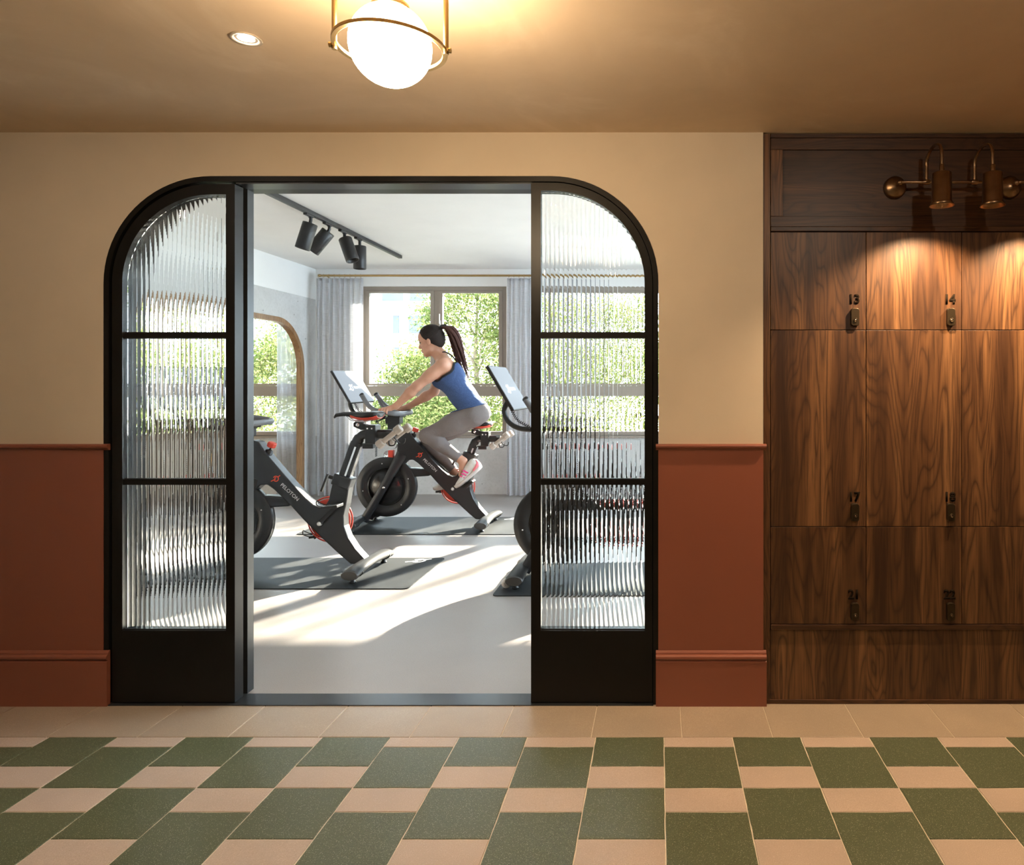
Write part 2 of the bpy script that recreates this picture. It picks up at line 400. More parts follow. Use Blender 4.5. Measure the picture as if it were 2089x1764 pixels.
LY0, LY1 = WY + 0.003, WY + 0.058
def leaf(num, gx0, gx1, lx0, lx1, arc_c, r_out, r_in, left, label):
    cx, cz = X(arc_c[0], WY), Z(arc_c[1], WY); ro, ri = r_out * S, r_in * S
    gx0, gx1, lx0, lx1 = [X(v, WY) for v in (gx0, gx1, lx0, lx1)]
    zb, z1, z2 = Z(1287, WY), Z(984, WY), Z(684, WY); hm = 5.5 * S
    root = struct(thing('door_%d' % num, label, 'door', (0.5 * (lx0 + lx1), WY + 0.03, 0)))
    z_sill = 0.006
    def top_out(x):
        d = (cx - x) if left else (x - cx)
        return cz + (math.sqrt(max(ro * ro - d * d, 0)) if d > 0 else ro)
    def top_in(x):
        d = (cx - x) if left else (x - cx)
        return cz + (math.sqrt(max(ri * ri - d * d, 0)) if d > 0 else ri)
    # outer stile and arched rail in one bent band
    sgn = 1 if left else -1
    a0, a1 = (math.pi, math.pi / 2) if left else (0.0, math.pi / 2)
    O = [(cx - sgn * ro, zb)] + arc_pts(cx, cz, ro, a0, a1); I = [(cx - sgn * ri, zb)] + arc_pts(cx, cz, ri, a0, a1)
    xe = lx1 if left else lx0
    O.append((xe, cz + ro)); I.append((xe, cz + ri))
    m = MB(); strip(m, O, I, LY0, LY1); m.build('arched_stile', M_BLACK, root)
    xg = gx1 if left else gx0
    MB().box(min(xe, xg), max(xe, xg), LY0, LY1, zb, cz + ri).build('stile', M_BLACK, root)
    MB().box(lx0 if not left else cx - ro, lx1 if left else cx + ro, LY0, LY1, z_sill, zb).build('bottom_panel', M_BLACK, root)
    ga, gb = (cx - ri, gx1) if left else (gx0, cx + ri)
    for z in (z1, z2): MB().box(ga - 0.002, gb + 0.002, LY0 + 0.004, LY1 - 0.004, z - hm, z + hm).build('glazing_bar', M_BLACK, root)
    yg = WY + 0.030
    for za, tb in ((zb, lambda x: z1 - hm), (z1 + hm, lambda x: z2 - hm), (z2 + hm, top_in)):
        # thin glazing bead just inside each opening
        reeded(ga + 0.0004, gb - 0.0004, za + 0.0004, (lambda x, tb=tb: tb(x) - 0.0006), yg).build('glass_pane', M_REED, root)
        lo, hi = za, tb(0.5 * (ga + gb))
        MB().box(ga, gb, yg - 0.014, yg - 0.007, za, za + 0.004).build('glazing_bead', M_STEEL, root)
    return root
leaf(1, 249, 460, 229, 478, (430, 578), 203, 182, True, 'black arched sliding door leaf with reeded glass on the left')
leaf(2, 1103, 1315, 1083, 1330, (1125, 578), 206, 190, False, 'black arched sliding door leaf with reeded glass on the right')
struct(MB().box(-1.72, X(517, 2.828), 2.787, 2.83, 0.004, Z(371, WY) - 0.004).build('trim_4', M_STEEL), 'slim grey steel post behind the left sliding leaf', 'door post')

# ================================================================== lockers
LKY = 2.705; lx = WX1 + 0.0015; colw = 195 * LKY / F; ncol = 5
def zl(py): return Z(py, LKY)
lx_d = X(1572, LKY); lx_end = lx_d + ncol * colw
LK = thing('locker_bank', 'dark walnut wall of numbered lockers right of the doorway', 'lockers', (lx, LKY, 0))
g = 0.0013; BK0 = LKY + 0.022
MB().box(lx, min(lx_end + 0.03, XR - 0.002), BK0, LKY + 0.15, 0.002, CEIL - 0.003).build('carcass', M_WOODV, LK)
MB().box(lx, lx_d - g, LKY, BK0, 0.002, CEIL - 0.003).build('side_stile', M_WOODV, LK, bevel=0.0008)
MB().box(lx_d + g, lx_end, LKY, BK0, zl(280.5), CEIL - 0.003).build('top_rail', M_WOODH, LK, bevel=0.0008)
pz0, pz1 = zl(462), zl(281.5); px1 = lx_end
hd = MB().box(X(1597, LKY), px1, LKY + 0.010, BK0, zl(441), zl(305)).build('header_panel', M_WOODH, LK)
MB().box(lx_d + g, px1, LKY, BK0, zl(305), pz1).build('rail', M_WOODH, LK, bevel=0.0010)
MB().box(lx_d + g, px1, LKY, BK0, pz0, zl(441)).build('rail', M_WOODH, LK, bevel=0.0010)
MB().box(lx_d + g, X(1597, LKY), LKY, BK0, zl(441) + 0.0005, zl(305) - 0.0005).build('stile', M_WOODV, LK, bevel=0.0010)
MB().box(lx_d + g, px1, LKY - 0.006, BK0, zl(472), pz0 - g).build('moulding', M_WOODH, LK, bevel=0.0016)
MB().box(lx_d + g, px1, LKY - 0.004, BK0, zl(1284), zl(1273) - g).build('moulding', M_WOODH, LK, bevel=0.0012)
for k in range(ncol):
    MB().box(lx_d + k * colw + g * 0.3, lx_d + (k + 1) * colw - g * 0.3, LKY + 0.004, BK0, zl(1427), zl(1284) - g).build('plinth_panel', M_WOODV, LK)
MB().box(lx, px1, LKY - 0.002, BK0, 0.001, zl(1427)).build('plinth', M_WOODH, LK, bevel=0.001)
def rrect(w, h, r, n=5):
    pts = []
    for cx, cz, a in ((w / 2 - r, h / 2 - r, 0), (-w / 2 + r, h / 2 - r, 90), (-w / 2 + r, -h / 2 + r, 180), (w / 2 - r, -h / 2 + r, 270)):
        for i in range(n + 1):
            t = math.radians(a + 90 * i / n); pts.append((cx + r * math.cos(t), cz + r * math.sin(t)))
    return pts
rows = ((473, 673, (13, 14), 647, 611), (673, 1074, (17, 18), 1044, 1014), (1074, 1273, (21, 22), 1246, 1213))
for za, zb_, nums, ly_, ny_ in rows:
    for k in range(ncol):
        d = MB().box(lx_d + k * colw + g, lx_d + (k + 1) * colw - g, LKY, BK0, zl(zb_) + g, zl(za) - g).build('door', M_WOODV, LK, bevel=0.0008)
        lcx = X(1743, LKY) + k * colw; lcz = zl(ly_)
        m = MB(); w, h = 16.5 * LKY / F, 36 * LKY / F
        m.prism([(lcx + x, lcz + z) for x, z in rrect(w, h, 0.010)], LKY - 0.014, LKY + 0.002)
        lk = m.build('lock', M_DARKLOCK, d, bevel=0.002)
        if k < 2:
            me = text_mesh(str(nums[k]), 0.050, 0.0, 0.0018)
            me.transform(Matrix.Diagonal((0.92, 1.0, 1.0, 1.0)))
            wl = wloc(d)
            nm = place_mesh('number', me, M_NUMBER, d, Vector((lcx - 0.002, LKY - 0.0025, zl(ny_))) - wl, (1, 0, 0), (0, 0, 1))
            so = nm.modifiers.new('depth', 'SOLIDIFY'); so.thickness = 0.003; so.offset = -1
        # the keyhole pin, a raised ring with its button
        m = MB(); c = (lcx + 0.0005, LKY - 0.014, lcz - 0.0125)
        m.lathe([(0.0075, 0.001), (0.0075, -0.0035), (0.0052, -0.0035), (0.0048, -0.001)], c, (0, 1, 0), 18)
        m.lathe([(0.0046, 0.001), (0.0046, -0.0022), (0.0, -0.0028)], c, (0, 1, 0), 16, 1)
        m.build('lock_button', [M_DARKLOCK, M_LOCKPIN], d)

# ================================================================== picture lights above the lockers
M_BULB = emit('warm_bulb', (1.0, 0.62, 0.30), 40.0)
def picture_light(xoff, label, watts):
    px_ = X(1826, LKY) + xoff; bz = Z(374, 2.66); by = LKY - 0.062
    root = thing('picture_light', label, 'wall lamp', (px_, LKY, bz), 'bronze picture lights over the lockers')
    m = MB(); m.lathe([(0.0, -0.030), (0.012, -0.030), (0.020, -0.024), (0.036, -0.016), (0.043, -0.006), (0.044, 0.0095), (0.0, 0.0095)], (px_, LKY, bz - 0.003), (0, 1, 0), 28)
    m.build('wall_plate', M_BRONZE, root)
    m = MB(); m.tube([(px_, LKY - 0.02, bz), (px_, by + 0.012, bz), (px_ + 0.004, by + 0.003, bz), (px_ + 0.012, by, bz), (px_ + 0.36, by, bz)], 0.0055, 10)
    m.sphere((px_, by + 0.008, bz), 0.011, 8)
    m.build('bar', M_BRONZE, root)
    for k, hx in enumerate((X(1890, by) - X(1826, LKY), X(1988, by) - X(1826, LKY))):
        x = px_ + hx; hy = LKY - 0.205; top = Z(352, hy)
        path = [(x, by, bz - 0.004), (x, by, bz + 0.01), (x, by - 0.001, bz + 0.05)]
        zt = Z(298, (by + hy) / 2); ra = (by - hy) / 2
        for i in range(11):
            a = math.pi * i / 10; path.append((x, (by + hy) / 2 + ra * math.cos(a), zt - 0.055 + 0.055 * math.sin(a) ** 0.8))
        path += [(x, hy, top + 0.03), (x, hy, top - 0.002)]
        m = MB(); m.tube(path, 0.0062, 10); m.lathe([(0.009, 0.0), (0.009, 0.028), (0.0065, 0.030)], (x, hy, top), (0, 0, 1), 14)
        m.lathe([(0.0085, -0.013), (0.010, -0.008), (0.010, 0.008), (0.0085, 0.013)], (x, by, bz), (1, 0, 0), 12)
        m.build('arm', M_BRONZE, root)
        zb = Z(420, hy); zn = Z(411, hy); r = 0.5 * 38 * hy / F; rf = 0.5 * 49 * hy / F
        m = MB(); m.lathe([(0.006, top), (r - 0.004, top), (r, top - 0.004), (r * 1.02, zn), (r * 1.08, zn - 0.003), (rf, zb), (rf - 0.0015, zb), (r * 1.02, zn - 0.002), (r - 0.002, zn), (r - 0.002, top - 0.006), (0.006, top - 0.006)], (x, hy, 0), (0, 0, 1), 32)
        m.build('shade', M_BRONZE, root)
        lit = (k == 0)
        m = MB(); m.sphere((x, hy, zb + 0.045), 0.020, 8); m.build('bulb', M_BULB if lit else plain('unlit_bulb', (0.6, 0.55, 0.45), 0.2), root)
        if lit:
            l = bpy.data.lights.new('picture_light_beam', 'SPOT'); l.energy = watts; l.color = (1.0, 0.69, 0.40); l.spot_size = math.radians(128); l.spot_blend = 0.7; l.shadow_soft_size = 0.012
            lo = bpy.data.objects.new('lamp_light', l); COL.objects.link(lo); lo.parent = root
            lo.location = Vector((x, hy, zb + 0.015)) - wloc(root)
            lo.rotation_euler = Vector((0, 0.10, -1)).to_track_quat('-Z', 'Y').to_euler()
    return root
picture_light(0.0, 'bronze twin gooseneck lamp above lockers thirteen and fourteen', 38.0)
picture_light(0.447, 'bronze twin gooseneck lamp reaching past the right edge', 38.0)

# ================================================================== globe lamp
M_GLOBE = emit('opal_glass_lit', (1.0, 0.76, 0.48), 60.0)
gy = 1.55; gx = X(797, gy); gz = Z(93, gy); gr = 0.0885
G = thing('globe_lamp', 'glowing opal globe ceiling lamp in a bronze ring and bracket', 'ceiling lamp', (gx, gy, CEIL))
m = MB(); m.sphere((gx, gy, gz), gr, 24); m.build('globe', M_GLOBE, G)
rz = Z(97, gy); R = 0.1165; ang = math.radians(6)
def gp(u, v, z): return (gx + u * math.cos(ang) - v * math.sin(ang), gy + u * math.sin(ang) + v * math.cos(ang), z)
m = MB(); rings = []
for i in range(56):
    t = 2 * math.pi * i / 56; c, s_ = math.cos(t), math.sin(t)
    rings.append([gp(c * (R + a), s_ * (R + a), rz + b) for a, b in ((-0.0055, -0.004), (0.0055, -0.004), (0.0055, 0.004), (-0.0055, 0.004))])
m.loft(rings, closed=True, smooth=False); m.build('ring', M_BRASS, G, bevel=0.001)
path = [gp(-R - 0.004, 0, rz - 0.010), gp(-R - 0.004, 0, rz + 0.11)]
zt = CEIL - 0.028
for i in range(1, 9):
    a = math.pi / 2 * i / 8; path.append(gp(-R - 0.004 + 0.055 * (1 - math.cos(a)), 0, rz + 0.11 + (zt - rz - 0.11) * math.sin(a)))
path += [gp(-x, 0, 0)[:2] + (z,) for x, z in [(-(0.001), zt)]] if False else []
right = [(2 * gx - p[0], 2 * gy - p[1], p[2]) for p in path[::-1]]
m = MB(); m.tube(path + right, 0.0058, 12); m.build('bracket', M_BRASS, G)
for s_ in (-1, 1):
    m = MB(); m.tube([gp(s_ * (R - 0.006), 0, rz), gp(s_ * (R + 0.014), 0, rz)], 0.003, 8); m.tube([gp(s_ * (R + 0.010), 0, rz), gp(s_ * (R + 0.0155), 0, rz)], 0.0062, 12)
    m.build('pivot_screw', M_BRASS, G)
m = MB(); m.lathe([(0.0, CEIL - 0.022), (0.012, CEIL - 0.022), (0.012, gz + gr + 0.012), (0.034, gz + gr + 0.008), (0.0405, gz + gr + 0.002), (0.0415, gz + gr - 0.012), (0.0395, gz + gr - 0.012), (0.034, gz + gr - 0.002)], (gx, gy, 0), (0, 0, 1), 32)
m.build('globe_holder', M_BRASS, G)
m = MB(); m.lathe([(0.0, CEIL - 0.024), (0.060, CEIL - 0.022), (0.064, CEIL - 0.016), (0.064, CEIL - 0.0005)], (gx, gy, 0), (0, 0, 1), 32); m.build('canopy', M_BRASS, G)

# ================================================================== recessed downlights
M_TRIMW = plain('satin_white_metal', (0.55, 0.47, 0.38), 0.35, var=0.02)
M_LED = emit('spot_lens', (1.0, 0.88, 0.72), 90.0)
def downlight(x, y, label, watts, aim=(0, 0, -1), cone=118):
    root = thing('downlight', label, 'downlight', (x, y, CEIL), 'recessed corridor downlights')
    m = MB(); m.lathe([(0.030, -0.0005), (0.041, -0.0005), (0.042, -0.003), (0.038, -0.0045), (0.031, -0.003), (0.029, -0.0006)], (x, y, CEIL), (0, 0, 1), 32); m.build('trim_ring', M_TRIMW, root)
    m = MB(); m.lathe([(0.0, -0.0016), (0.020, -0.0016), (0.022, -0.0008)], (x, y, CEIL), (0, 0, 1), 24); m.build('lens', M_LED, root)
    m = MB(); m.lathe([(0.022, -0.0009), (0.030, -0.0009)], (x, y, CEIL), (0, 0, 1), 32); m.build('reflector', M_TRIMW, root)
    l = bpy.data.lights.new('downlight_beam', 'SPOT'); l.energy = watts; l.color = (1.0, 0.83, 0.64); l.spot_size = math.radians(cone); l.spot_blend = 0.95; l.shadow_soft_size = 0.03
    lo = bpy.data.objects.new('lamp_light', l); COL.objects.link(lo); lo.parent = root; lo.location = (0, 0, -0.012); lo.rotation_euler = Vector(aim).to_track_quat('-Z', 'Y').to_euler()
downlight(X(502, 1.9636), 1.9636, 'bright recessed downlight in the ceiling left of the globe', 30.0)
for i, (x, y) in enumerate(((-2.1, 1.30), (-0.7, -0.6), (0.95, 0.95))):  # three unseen downlights added to light the door wall
    downlight(x, y, ('added wall washing downlight out of view near the left end of the corridor', 'added fill downlight out of view between the globe and the camera', 'added wall washing downlight out of view in front of the lockers')[i], (9.0, 6.0, 14.0)[i], ((0, 0.85, -0.6), (0, 0.6, -0.8), (0, 0.95, -0.40))[i], 110)

# ================================================================== gym shell
GY0, BWY = WY + WT + 0.02, 7.82; GXL, GXR = X(643.6, BWY), 2.7; GCEIL = Z(549, BWY)
ADX = -7.6
def concrete():
    t = NT('board_concrete'); t.set(Roughness=0.75)
    v = t.coord(); a = t.noise(v, 2.2, 8, 0.65, 0.4); b = t.noise(v, 40.0, 5, 0.6)
    c = t.ramp(a, [(0.3, (0.47, 0.465, 0.455)), (0.5, (0.56, 0.555, 0.545)), (0.7, (0.64, 0.635, 0.625))])
    c = t.mix(c, (0.25, 0.245, 0.24), t.ramp(b, [(0.34, (0.16,) * 3), (0.5, (0,) * 3)]))
    vo = t.n('ShaderNodeTexVoronoi'); vo.inputs['Scale'].default_value = 6.0; vo.inputs['Randomness'].default_value = 1.0; t.l(v, vo.inputs['Vector'])
    c = t.mix(c, (0.12, 0.115, 0.11), t.ramp(vo.outputs['Distance'], [(0.03, (0.8,) * 3), (0.06, (0,) * 3)])); t.col(c); t.bump(b, 0.15, 0.004); return t.m
M_CONC = concrete()
def gymfloor():
    t = NT('gym_floor_vinyl'); t.set(Roughness=0.42); v = t.coord()
    a = t.noise(v, 1.3, 5); b = t.noise(v, 260.0, 2, 0.6)
    c = t.ramp(a, [(0.3, (0.27, 0.243, 0.226)), (0.7, (0.31, 0.28, 0.26))]); c = t.mix(c, (0.19, 0.17, 0.155), t.ramp(b, [(0.30, (0.7,) * 3), (0.46, (0,) * 3)])); t.col(c); return t.m
M_GFLOOR = gymfloor()
M_OAK = wood('oak_lining', 2, (0.17, 0.085, 0.035), (0.30, 0.165, 0.075), (0.40, 0.25, 0.13), 0.45)
M_WFRAME = plain('taupe_window_frame', (0.30, 0.255, 0.215), 0.42, var=0.03)
M_PLASTIC = plain('black_plastic', (0.014, 0.014, 0.015), 0.42, var=0.05)

struct(MB().box(ADX - 0.1, GXR + 0.1, YF(1416), BWY + 0.25, -0.12, 0.0).build('floor_gym', M_GFLOOR), 'smooth beige gym floor streaked with sunlight', 'floor')
struct(MB().box(ADX - 0.1, GXR + 0.1, GY0 - 0.02, BWY + 0.25, GCEIL, GCEIL + 0.1).build('ceiling_gym', M_GYMWHITE), 'white gym ceiling', 'ceiling')
m = MB(); zs_, zh_ = Z(889, BWY), Z(584, BWY); m.box(GXR, GXR + 0.1, GY0, BWY + 0.25, 0, zs_); m.box(GXR, GXR + 0.1, GY0, BWY + 0.25, zh_, GCEIL); m.box(GXR, GXR + 0.1, GY0, 3.3, zs_, zh_); m.box(GXR, GXR + 0.1, 7.5, BWY + 0.25, zs_, zh_)
struct(m.build('wall_gym_right', M_GYMWHITE), 'white gym wall with an added light opening past the right edge', 'wall')
struct(MB().box(ADX - 0.1, ADX, 3.9, BWY + 0.25, 0, GCEIL).build('wall_side_room_left', M_GYMWHITE), 'white far wall of the room beyond the arch', 'wall')
struct(MB().box(ADX, GXL - 0.05, 3.9, 4.0, 0, GCEIL).build('wall_side_room_front', M_GYMWHITE), 'white near wall of the room beyond the arch', 'wall')

# ---- left partition: concrete below, white above, with the big rounded opening
zsplit = Z(611, BWY); PT = 0.05
ay0, ay1, atop, arad = 4.35, F * -GXL / (VX - 620), Z(637, F * -GXL / (VX - 517)), 0.52
def swapxy(m): m.V = [(b, a, c) for a, b, c in m.V]; return m
m = MB(); out = arch_outline(ay0, ay1, atop, arad)
m.prism([(GY0, 0), (ay0, 0), (ay0, zsplit), (GY0, zsplit)], GXL - PT, GXL); m.prism([(ay1, 0), (BWY, 0), (BWY, zsplit), (ay1, zsplit)], GXL - PT, GXL)
for (a, za), (b, zb) in zip(out[1:-2], out[2:-1]):
    if b - a > 1e-6: m.prism([(a, za), (b, zb), (b, zsplit), (a, zsplit)], GXL - PT, GXL)
wl_ = struct(swapxy(m).build('wall_gym_left', M_CONC), 'concrete gym partition with a large rounded opening', 'wall')
m = MB(); m.prism([(GY0, zsplit), (BWY, zsplit), (BWY, GCEIL), (GY0, GCEIL)], GXL - PT, GXL + 0.003)
swapxy(m).build('white_band', M_GYMWHITE, wl_)
A = arch_outline(ay0, ay1, atop, arad); B = arch_outline(ay0 + 0.05, ay1 - 0.05, atop - 0.05, arad - 0.05)
m = MB(); strip(m, A, B, GXL - PT - 0.006, GXL + 0.006)
swapxy(m).build('arch_lining', M_OAK, wl_)

# ---- window wall
zs, zh = Z(889, BWY), Z(584, BWY)
wins = [(X(120, BWY), GXL - PT - 0.07), (X(737, BWY), X(1033, BWY)), (-1.15, 0.92), (1.36, 2.62)]
m = MB(); m.box(ADX, GXR, BWY, BWY + 0.25, 0, zs); wb = struct(m.build('wall_gym_back', M_CONC), 'concrete parapet under the gym windows', 'wall')
MB().box(ADX, GXR, BWY, BWY + 0.25, zh, GCEIL).build('lintel', M_GYMWHITE, wb)
edges = [ADX] + [e for w in wins for e in w] + [GXR]
for i in range(0, len(edges), 2):
    MB().box(edges[i], edges[i + 1], BWY, BWY + 0.25, zs, zh).build('pier', M_GYMWHITE if i else M_GYMWHITE, wb)

def pane_mat():
    t = NT('window_glass'); t.t.nodes.remove(t.b)
    tr = t.n('ShaderNodeBsdfTransparent'); tr.inputs[0].default_value = (0.96, 0.985, 0.98, 1)
    gl = t.n('ShaderNodeBsdfGlossy'); gl.inputs['Roughness'].default_value = 0.02
    fr = t.n('ShaderNodeFresnel'); fr.inputs[0].default_value = 1.3; mx = t.n('ShaderNodeMixShader')
    t.l(fr.outputs[0], mx.inputs[0]); t.l(tr.outputs[0], mx.inputs[1]); t.l(gl.outputs[0], mx.inputs[2]); t.l(mx.outputs[0], t.out.inputs[0]); return t.m
M_PANE = pane_mat()
def window(num, x0, x1, label):
    root = struct(thing('window_%d' % num, label, 'window', ((x0 + x1) / 2, BWY, zs)))
    y0, y1 = BWY + 0.015, BWY + 0.085; fw = 0.048
    def bx(n, a, b, c, d, yy0=y0, yy1=y1, mat=M_WFRAME, bev=0.003): return MB().box(a, b, yy0, yy1, c, d).build(n, mat, root, bevel=bev)
    bx('jamb', x0, x0 + fw, zs, zh); bx('jamb', x1 - fw, x1, zs, zh); bx('head', x0 + fw, x1 - fw, zh - fw, zh)
    bx('bottom_rail', x0 + fw, x1 - fw, zs, zs + fw)
    zt0, zt1 = Z(808, BWY), Z(787, BWY); bx('transom', x0 + fw, x1 - fw, zt0, zt1)
    xm = x0 + (x1 - x0) * (890 - 737) / (1033 - 737); mw = 0.028
    bx('mullion', xm - mw, xm + mw, zt1, zh - fw)
    MB().box(x0 + fw, x1 - fw, y0 + 0.04, y0 + 0.046, zs + fw, zt0).build('pane', M_PANE, root)
    for k, (a, b) in enumerate(((x0 + fw, xm - mw), (xm + mw, x1 - fw))):
        sw = 0.040
        m = MB(); yy0, yy1 = y0 - 0.010, y0 + 0.04
        m.box(a, a + sw, yy0, yy1, zt1 + 0.002, zh - fw - 0.002); m.box(b - sw, b, yy0, yy1, zt1 + 0.002, zh - fw - 0.002)
        m.box(a + sw, b - sw, yy0, yy1, zt1 + 0.002, zt1 + 0.002 + sw * 0.6); m.box(a + sw, b - sw, yy0, yy1, zh - fw - 0.002 - sw * 0.6, zh - fw - 0.002)
        s_ = m.build('sash', M_WFRAME, root)
        MB().box(a + sw, b - sw, y0 + 0.012, y0 + 0.018, zt1 + sw * 0.6, zh - fw - sw * 0.6).build('pane', M_PANE, s_)
        if k == 1:
            m = MB(); hz = 1.93; m.box(a + 0.010, a + 0.024, yy0 - 0.012, yy0, hz - 0.03, hz + 0.03); m.box(a + 0.012, a + 0.022, yy0 - 0.035, yy0 - 0.012, hz - 0.008, hz + 0.008); m.box(a + 0.012, a + 0.022, yy0 - 0.045, yy0 - 0.032, hz - 0.008, hz + 0.10)
            m.build('handle', plain('white_handle', (0.75, 0.75, 0.74), 0.3), s_, bevel=0.002)
    bx('sill', x0 - 0.02, x1 + 0.02, zs - 0.022, zs, BWY - 0.03, BWY + 0.1)
    return root
window(1, *wins[1], 'taupe framed gym window behind the cyclist')
window(2, *wins[0], 'taupe framed window in the room beyond the rounded opening')
window(4, *wins[3], 'added taupe framed window past the right edge that brightens the gym')  # out of view, added to let more daylight into the gym
window(3, *wins[2], 'taupe framed gym window behind the right reeded leaf')

w5 = struct(thing('window_5', 'added wide window past the right edge that brightens the gym from the side', 'window', (GXR, 5.4, zs)))  # unseen side window added to brighten the gym
for a, b in ((3.3, 3.36), (5.37, 5.43), (7.44, 7.5)): MB().box(GXR + 0.02, GXR + 0.08, a, b, zs, zh).build('upright', M_WFRAME, w5)
for a, b in ((zs, zs + 0.05), (zh - 0.05, zh)): MB().box(GXR + 0.02, GXR + 0.08, 3.36, 7.44, a, b).build('rail', M_WFRAME, w5)
for a, b in ((3.36, 5.37), (5.43, 7.44)): MB().box(GXR + 0.05, GXR + 0.056, a, b, zs + 0.05, zh - 0.05).build('pane', M_PANE, w5)
# ---- curtains and rods
def sheer():
    t = NT('sheer_grey_linen'); t.t.nodes.remove(t.b)
    v = t.coord(scale=(1, 1, 1)); w1 = t.noise(t.coord(scale=(300, 300, 8)), 1.0, 2); w2 = t.noise(t.coord(scale=(10, 10, 300)), 1.0, 2)
    c = t.mix((0.52, 0.53, 0.56), (0.66, 0.67, 0.70), w1)
    d = t.n('ShaderNodeBsdfDiffuse'); tl = t.n('ShaderNodeBsdfTranslucent'); tr = t.n('ShaderNodeBsdfTransparent')
    t.l(c, d.inputs[0]); t.l(c, tl.inputs[0])
    m1 = t.n('ShaderNodeMixShader'); m1.inputs[0].default_value = 0.5; t.l(d.outputs[0], m1.inputs[1]); t.l(tl.outputs[0], m1.inputs[2])
    m2 = t.n('ShaderNodeMixShader'); t.l(t.ramp(w2, [(0.35, (0.22,) * 3), (0.65, (0.36,) * 3)]), m2.inputs[0]); t.l(m1.outputs[0], m2.inputs[1]); t.l(tr.outputs[0], m2.inputs[2]); t.l(m2.outputs[0], t.out.inputs[0]); return t.m
M_SHEER = sheer()
CY = 7.62; rodz = Z(562, CY)
def curtain(x0, x1, label, seed, folds):
    r = random.Random(seed); n = folds * 10; zt, zb = rodz - 0.028, 0.02
    root = thing('curtain', label, 'curtain', ((x0 + x1) / 2, CY, 0), 'sheer grey window curtains')
    ph = r.uniform(0, 6); am = [r.uniform(0.6, 1.1) for _ in range(folds + 2)]
    m = MB(); rows_ = 14; v = []
    for j in range(rows_ + 1):
        f = j / rows_; z = zt + (zb - zt) * f
        for i in range(n + 1):
            u = i / n; a = am[int(u * folds)] * (0.022 + 0.014 * f)
            x = x0 + (x1 - x0) * (0.5 + (u - 0.5) * (0.97 + 0.03 * math.sin(3 * f + ph))) + 0.006 * math.sin(2 * math.pi * folds * u * 0.5 + 3 * f)
            v.append((x, CY + a * math.sin(2 * math.pi * folds * u + ph + 0.5 * math.sin(2.2 * f + u * 5)), z))
    fcs = [(j * (n + 1) + i, j * (n + 1) + i + 1, (j + 1) * (n + 1) + i + 1, (j + 1) * (n + 1) + i) for j in range(rows_) for i in range(n)]
    m.add(v, fcs, 0, True); m.build('cloth', M_SHEER, root)
    m = MB()
    fs2 = [(j * (n + 1) + i, j * (n + 1) + i + 1, (j + 1) * (n + 1) + i + 1, (j + 1) * (n + 1) + i) for j in range(1) for i in range(n)]
    hv = [(x, y - 0.002, zt - 0.0 - (0.045 if k > n else 0)) for k, (x, y, z) in enumerate(v[:n + 1] + v[:n + 1])]
    m.add(hv, fs2, 0, True); m.build('header_tape', M_SHEER, root)
    for i in range(folds):
        x = x0 + (x1 - x0) * (i + 0.5) / folds
        m = MB(); m.tube([(x, CY + 0.016 * math.cos(t), rodz - 0.004 + 0.0185 * math.sin(t)) for t in [2 * math.pi * k / 12 for k in range(12)]], 0.0016, 6, closed=True)
        m.build('curtain_ring', M_BRASS, root)
    return root
curtain(X(644, CY), X(741, CY), 'sheer grey curtain in the corner left of the cyclist', 1, 9)
curtain(X(1033, CY), X(1126, CY), 'sheer grey curtain behind the bike at the right leaf', 2, 9)
curtain(0.86, 1.40, 'sheer grey curtain at the far right end of the windows', 3, 9)
curtain(X(562, CY), GXL - PT - 0.02, 'sheer pale curtain seen through the rounded opening', 4, 5)
curtain(X(190, CY), X(330, CY), 'sheer pale curtain at the far side of the room beyond the opening', 5, 11)
def rod(x0, x1, label, fin=True):
    root = thing('curtain_rod', label, 'curtain rod', ((x0 + x1) / 2, CY, rodz), 'brass curtain rods')
    m = MB(); m.tube([(x0, CY, rodz), (x1, CY, rodz)], 0.0115, 14); m.build('pole', M_BRASS, root)
    for x in (x0, x1):
        m = MB(); m.lathe([(0.0, -0.012), (0.014, -0.012), (0.0165, 0.0), (0.014, 0.012), (0.0, 0.012)], (x, CY, rodz), (1, 0, 0), 16); m.build('finial', M_BRASS, root)
    for x in (x0 + 0.09, x1 - 0.09):
        m = MB(); m.tube([(x, CY, rodz - 0.014), (x, CY + 0.05, rodz - 0.02), (x, BWY, rodz - 0.02)], 0.006, 8); m.lathe([(0.0, -0.004), (0.022, -0.004), (0.022, 0.0)], (x, BWY, rodz - 0.02), (0, 1, 0), 16); m.build('bracket', M_BRASS, root)
rod(X(652, CY), 1.45, 'long brass curtain rod over the gym windows')
rod(-6.4, GXL - PT - 0.02, 'brass curtain rod in the room beyond the opening')

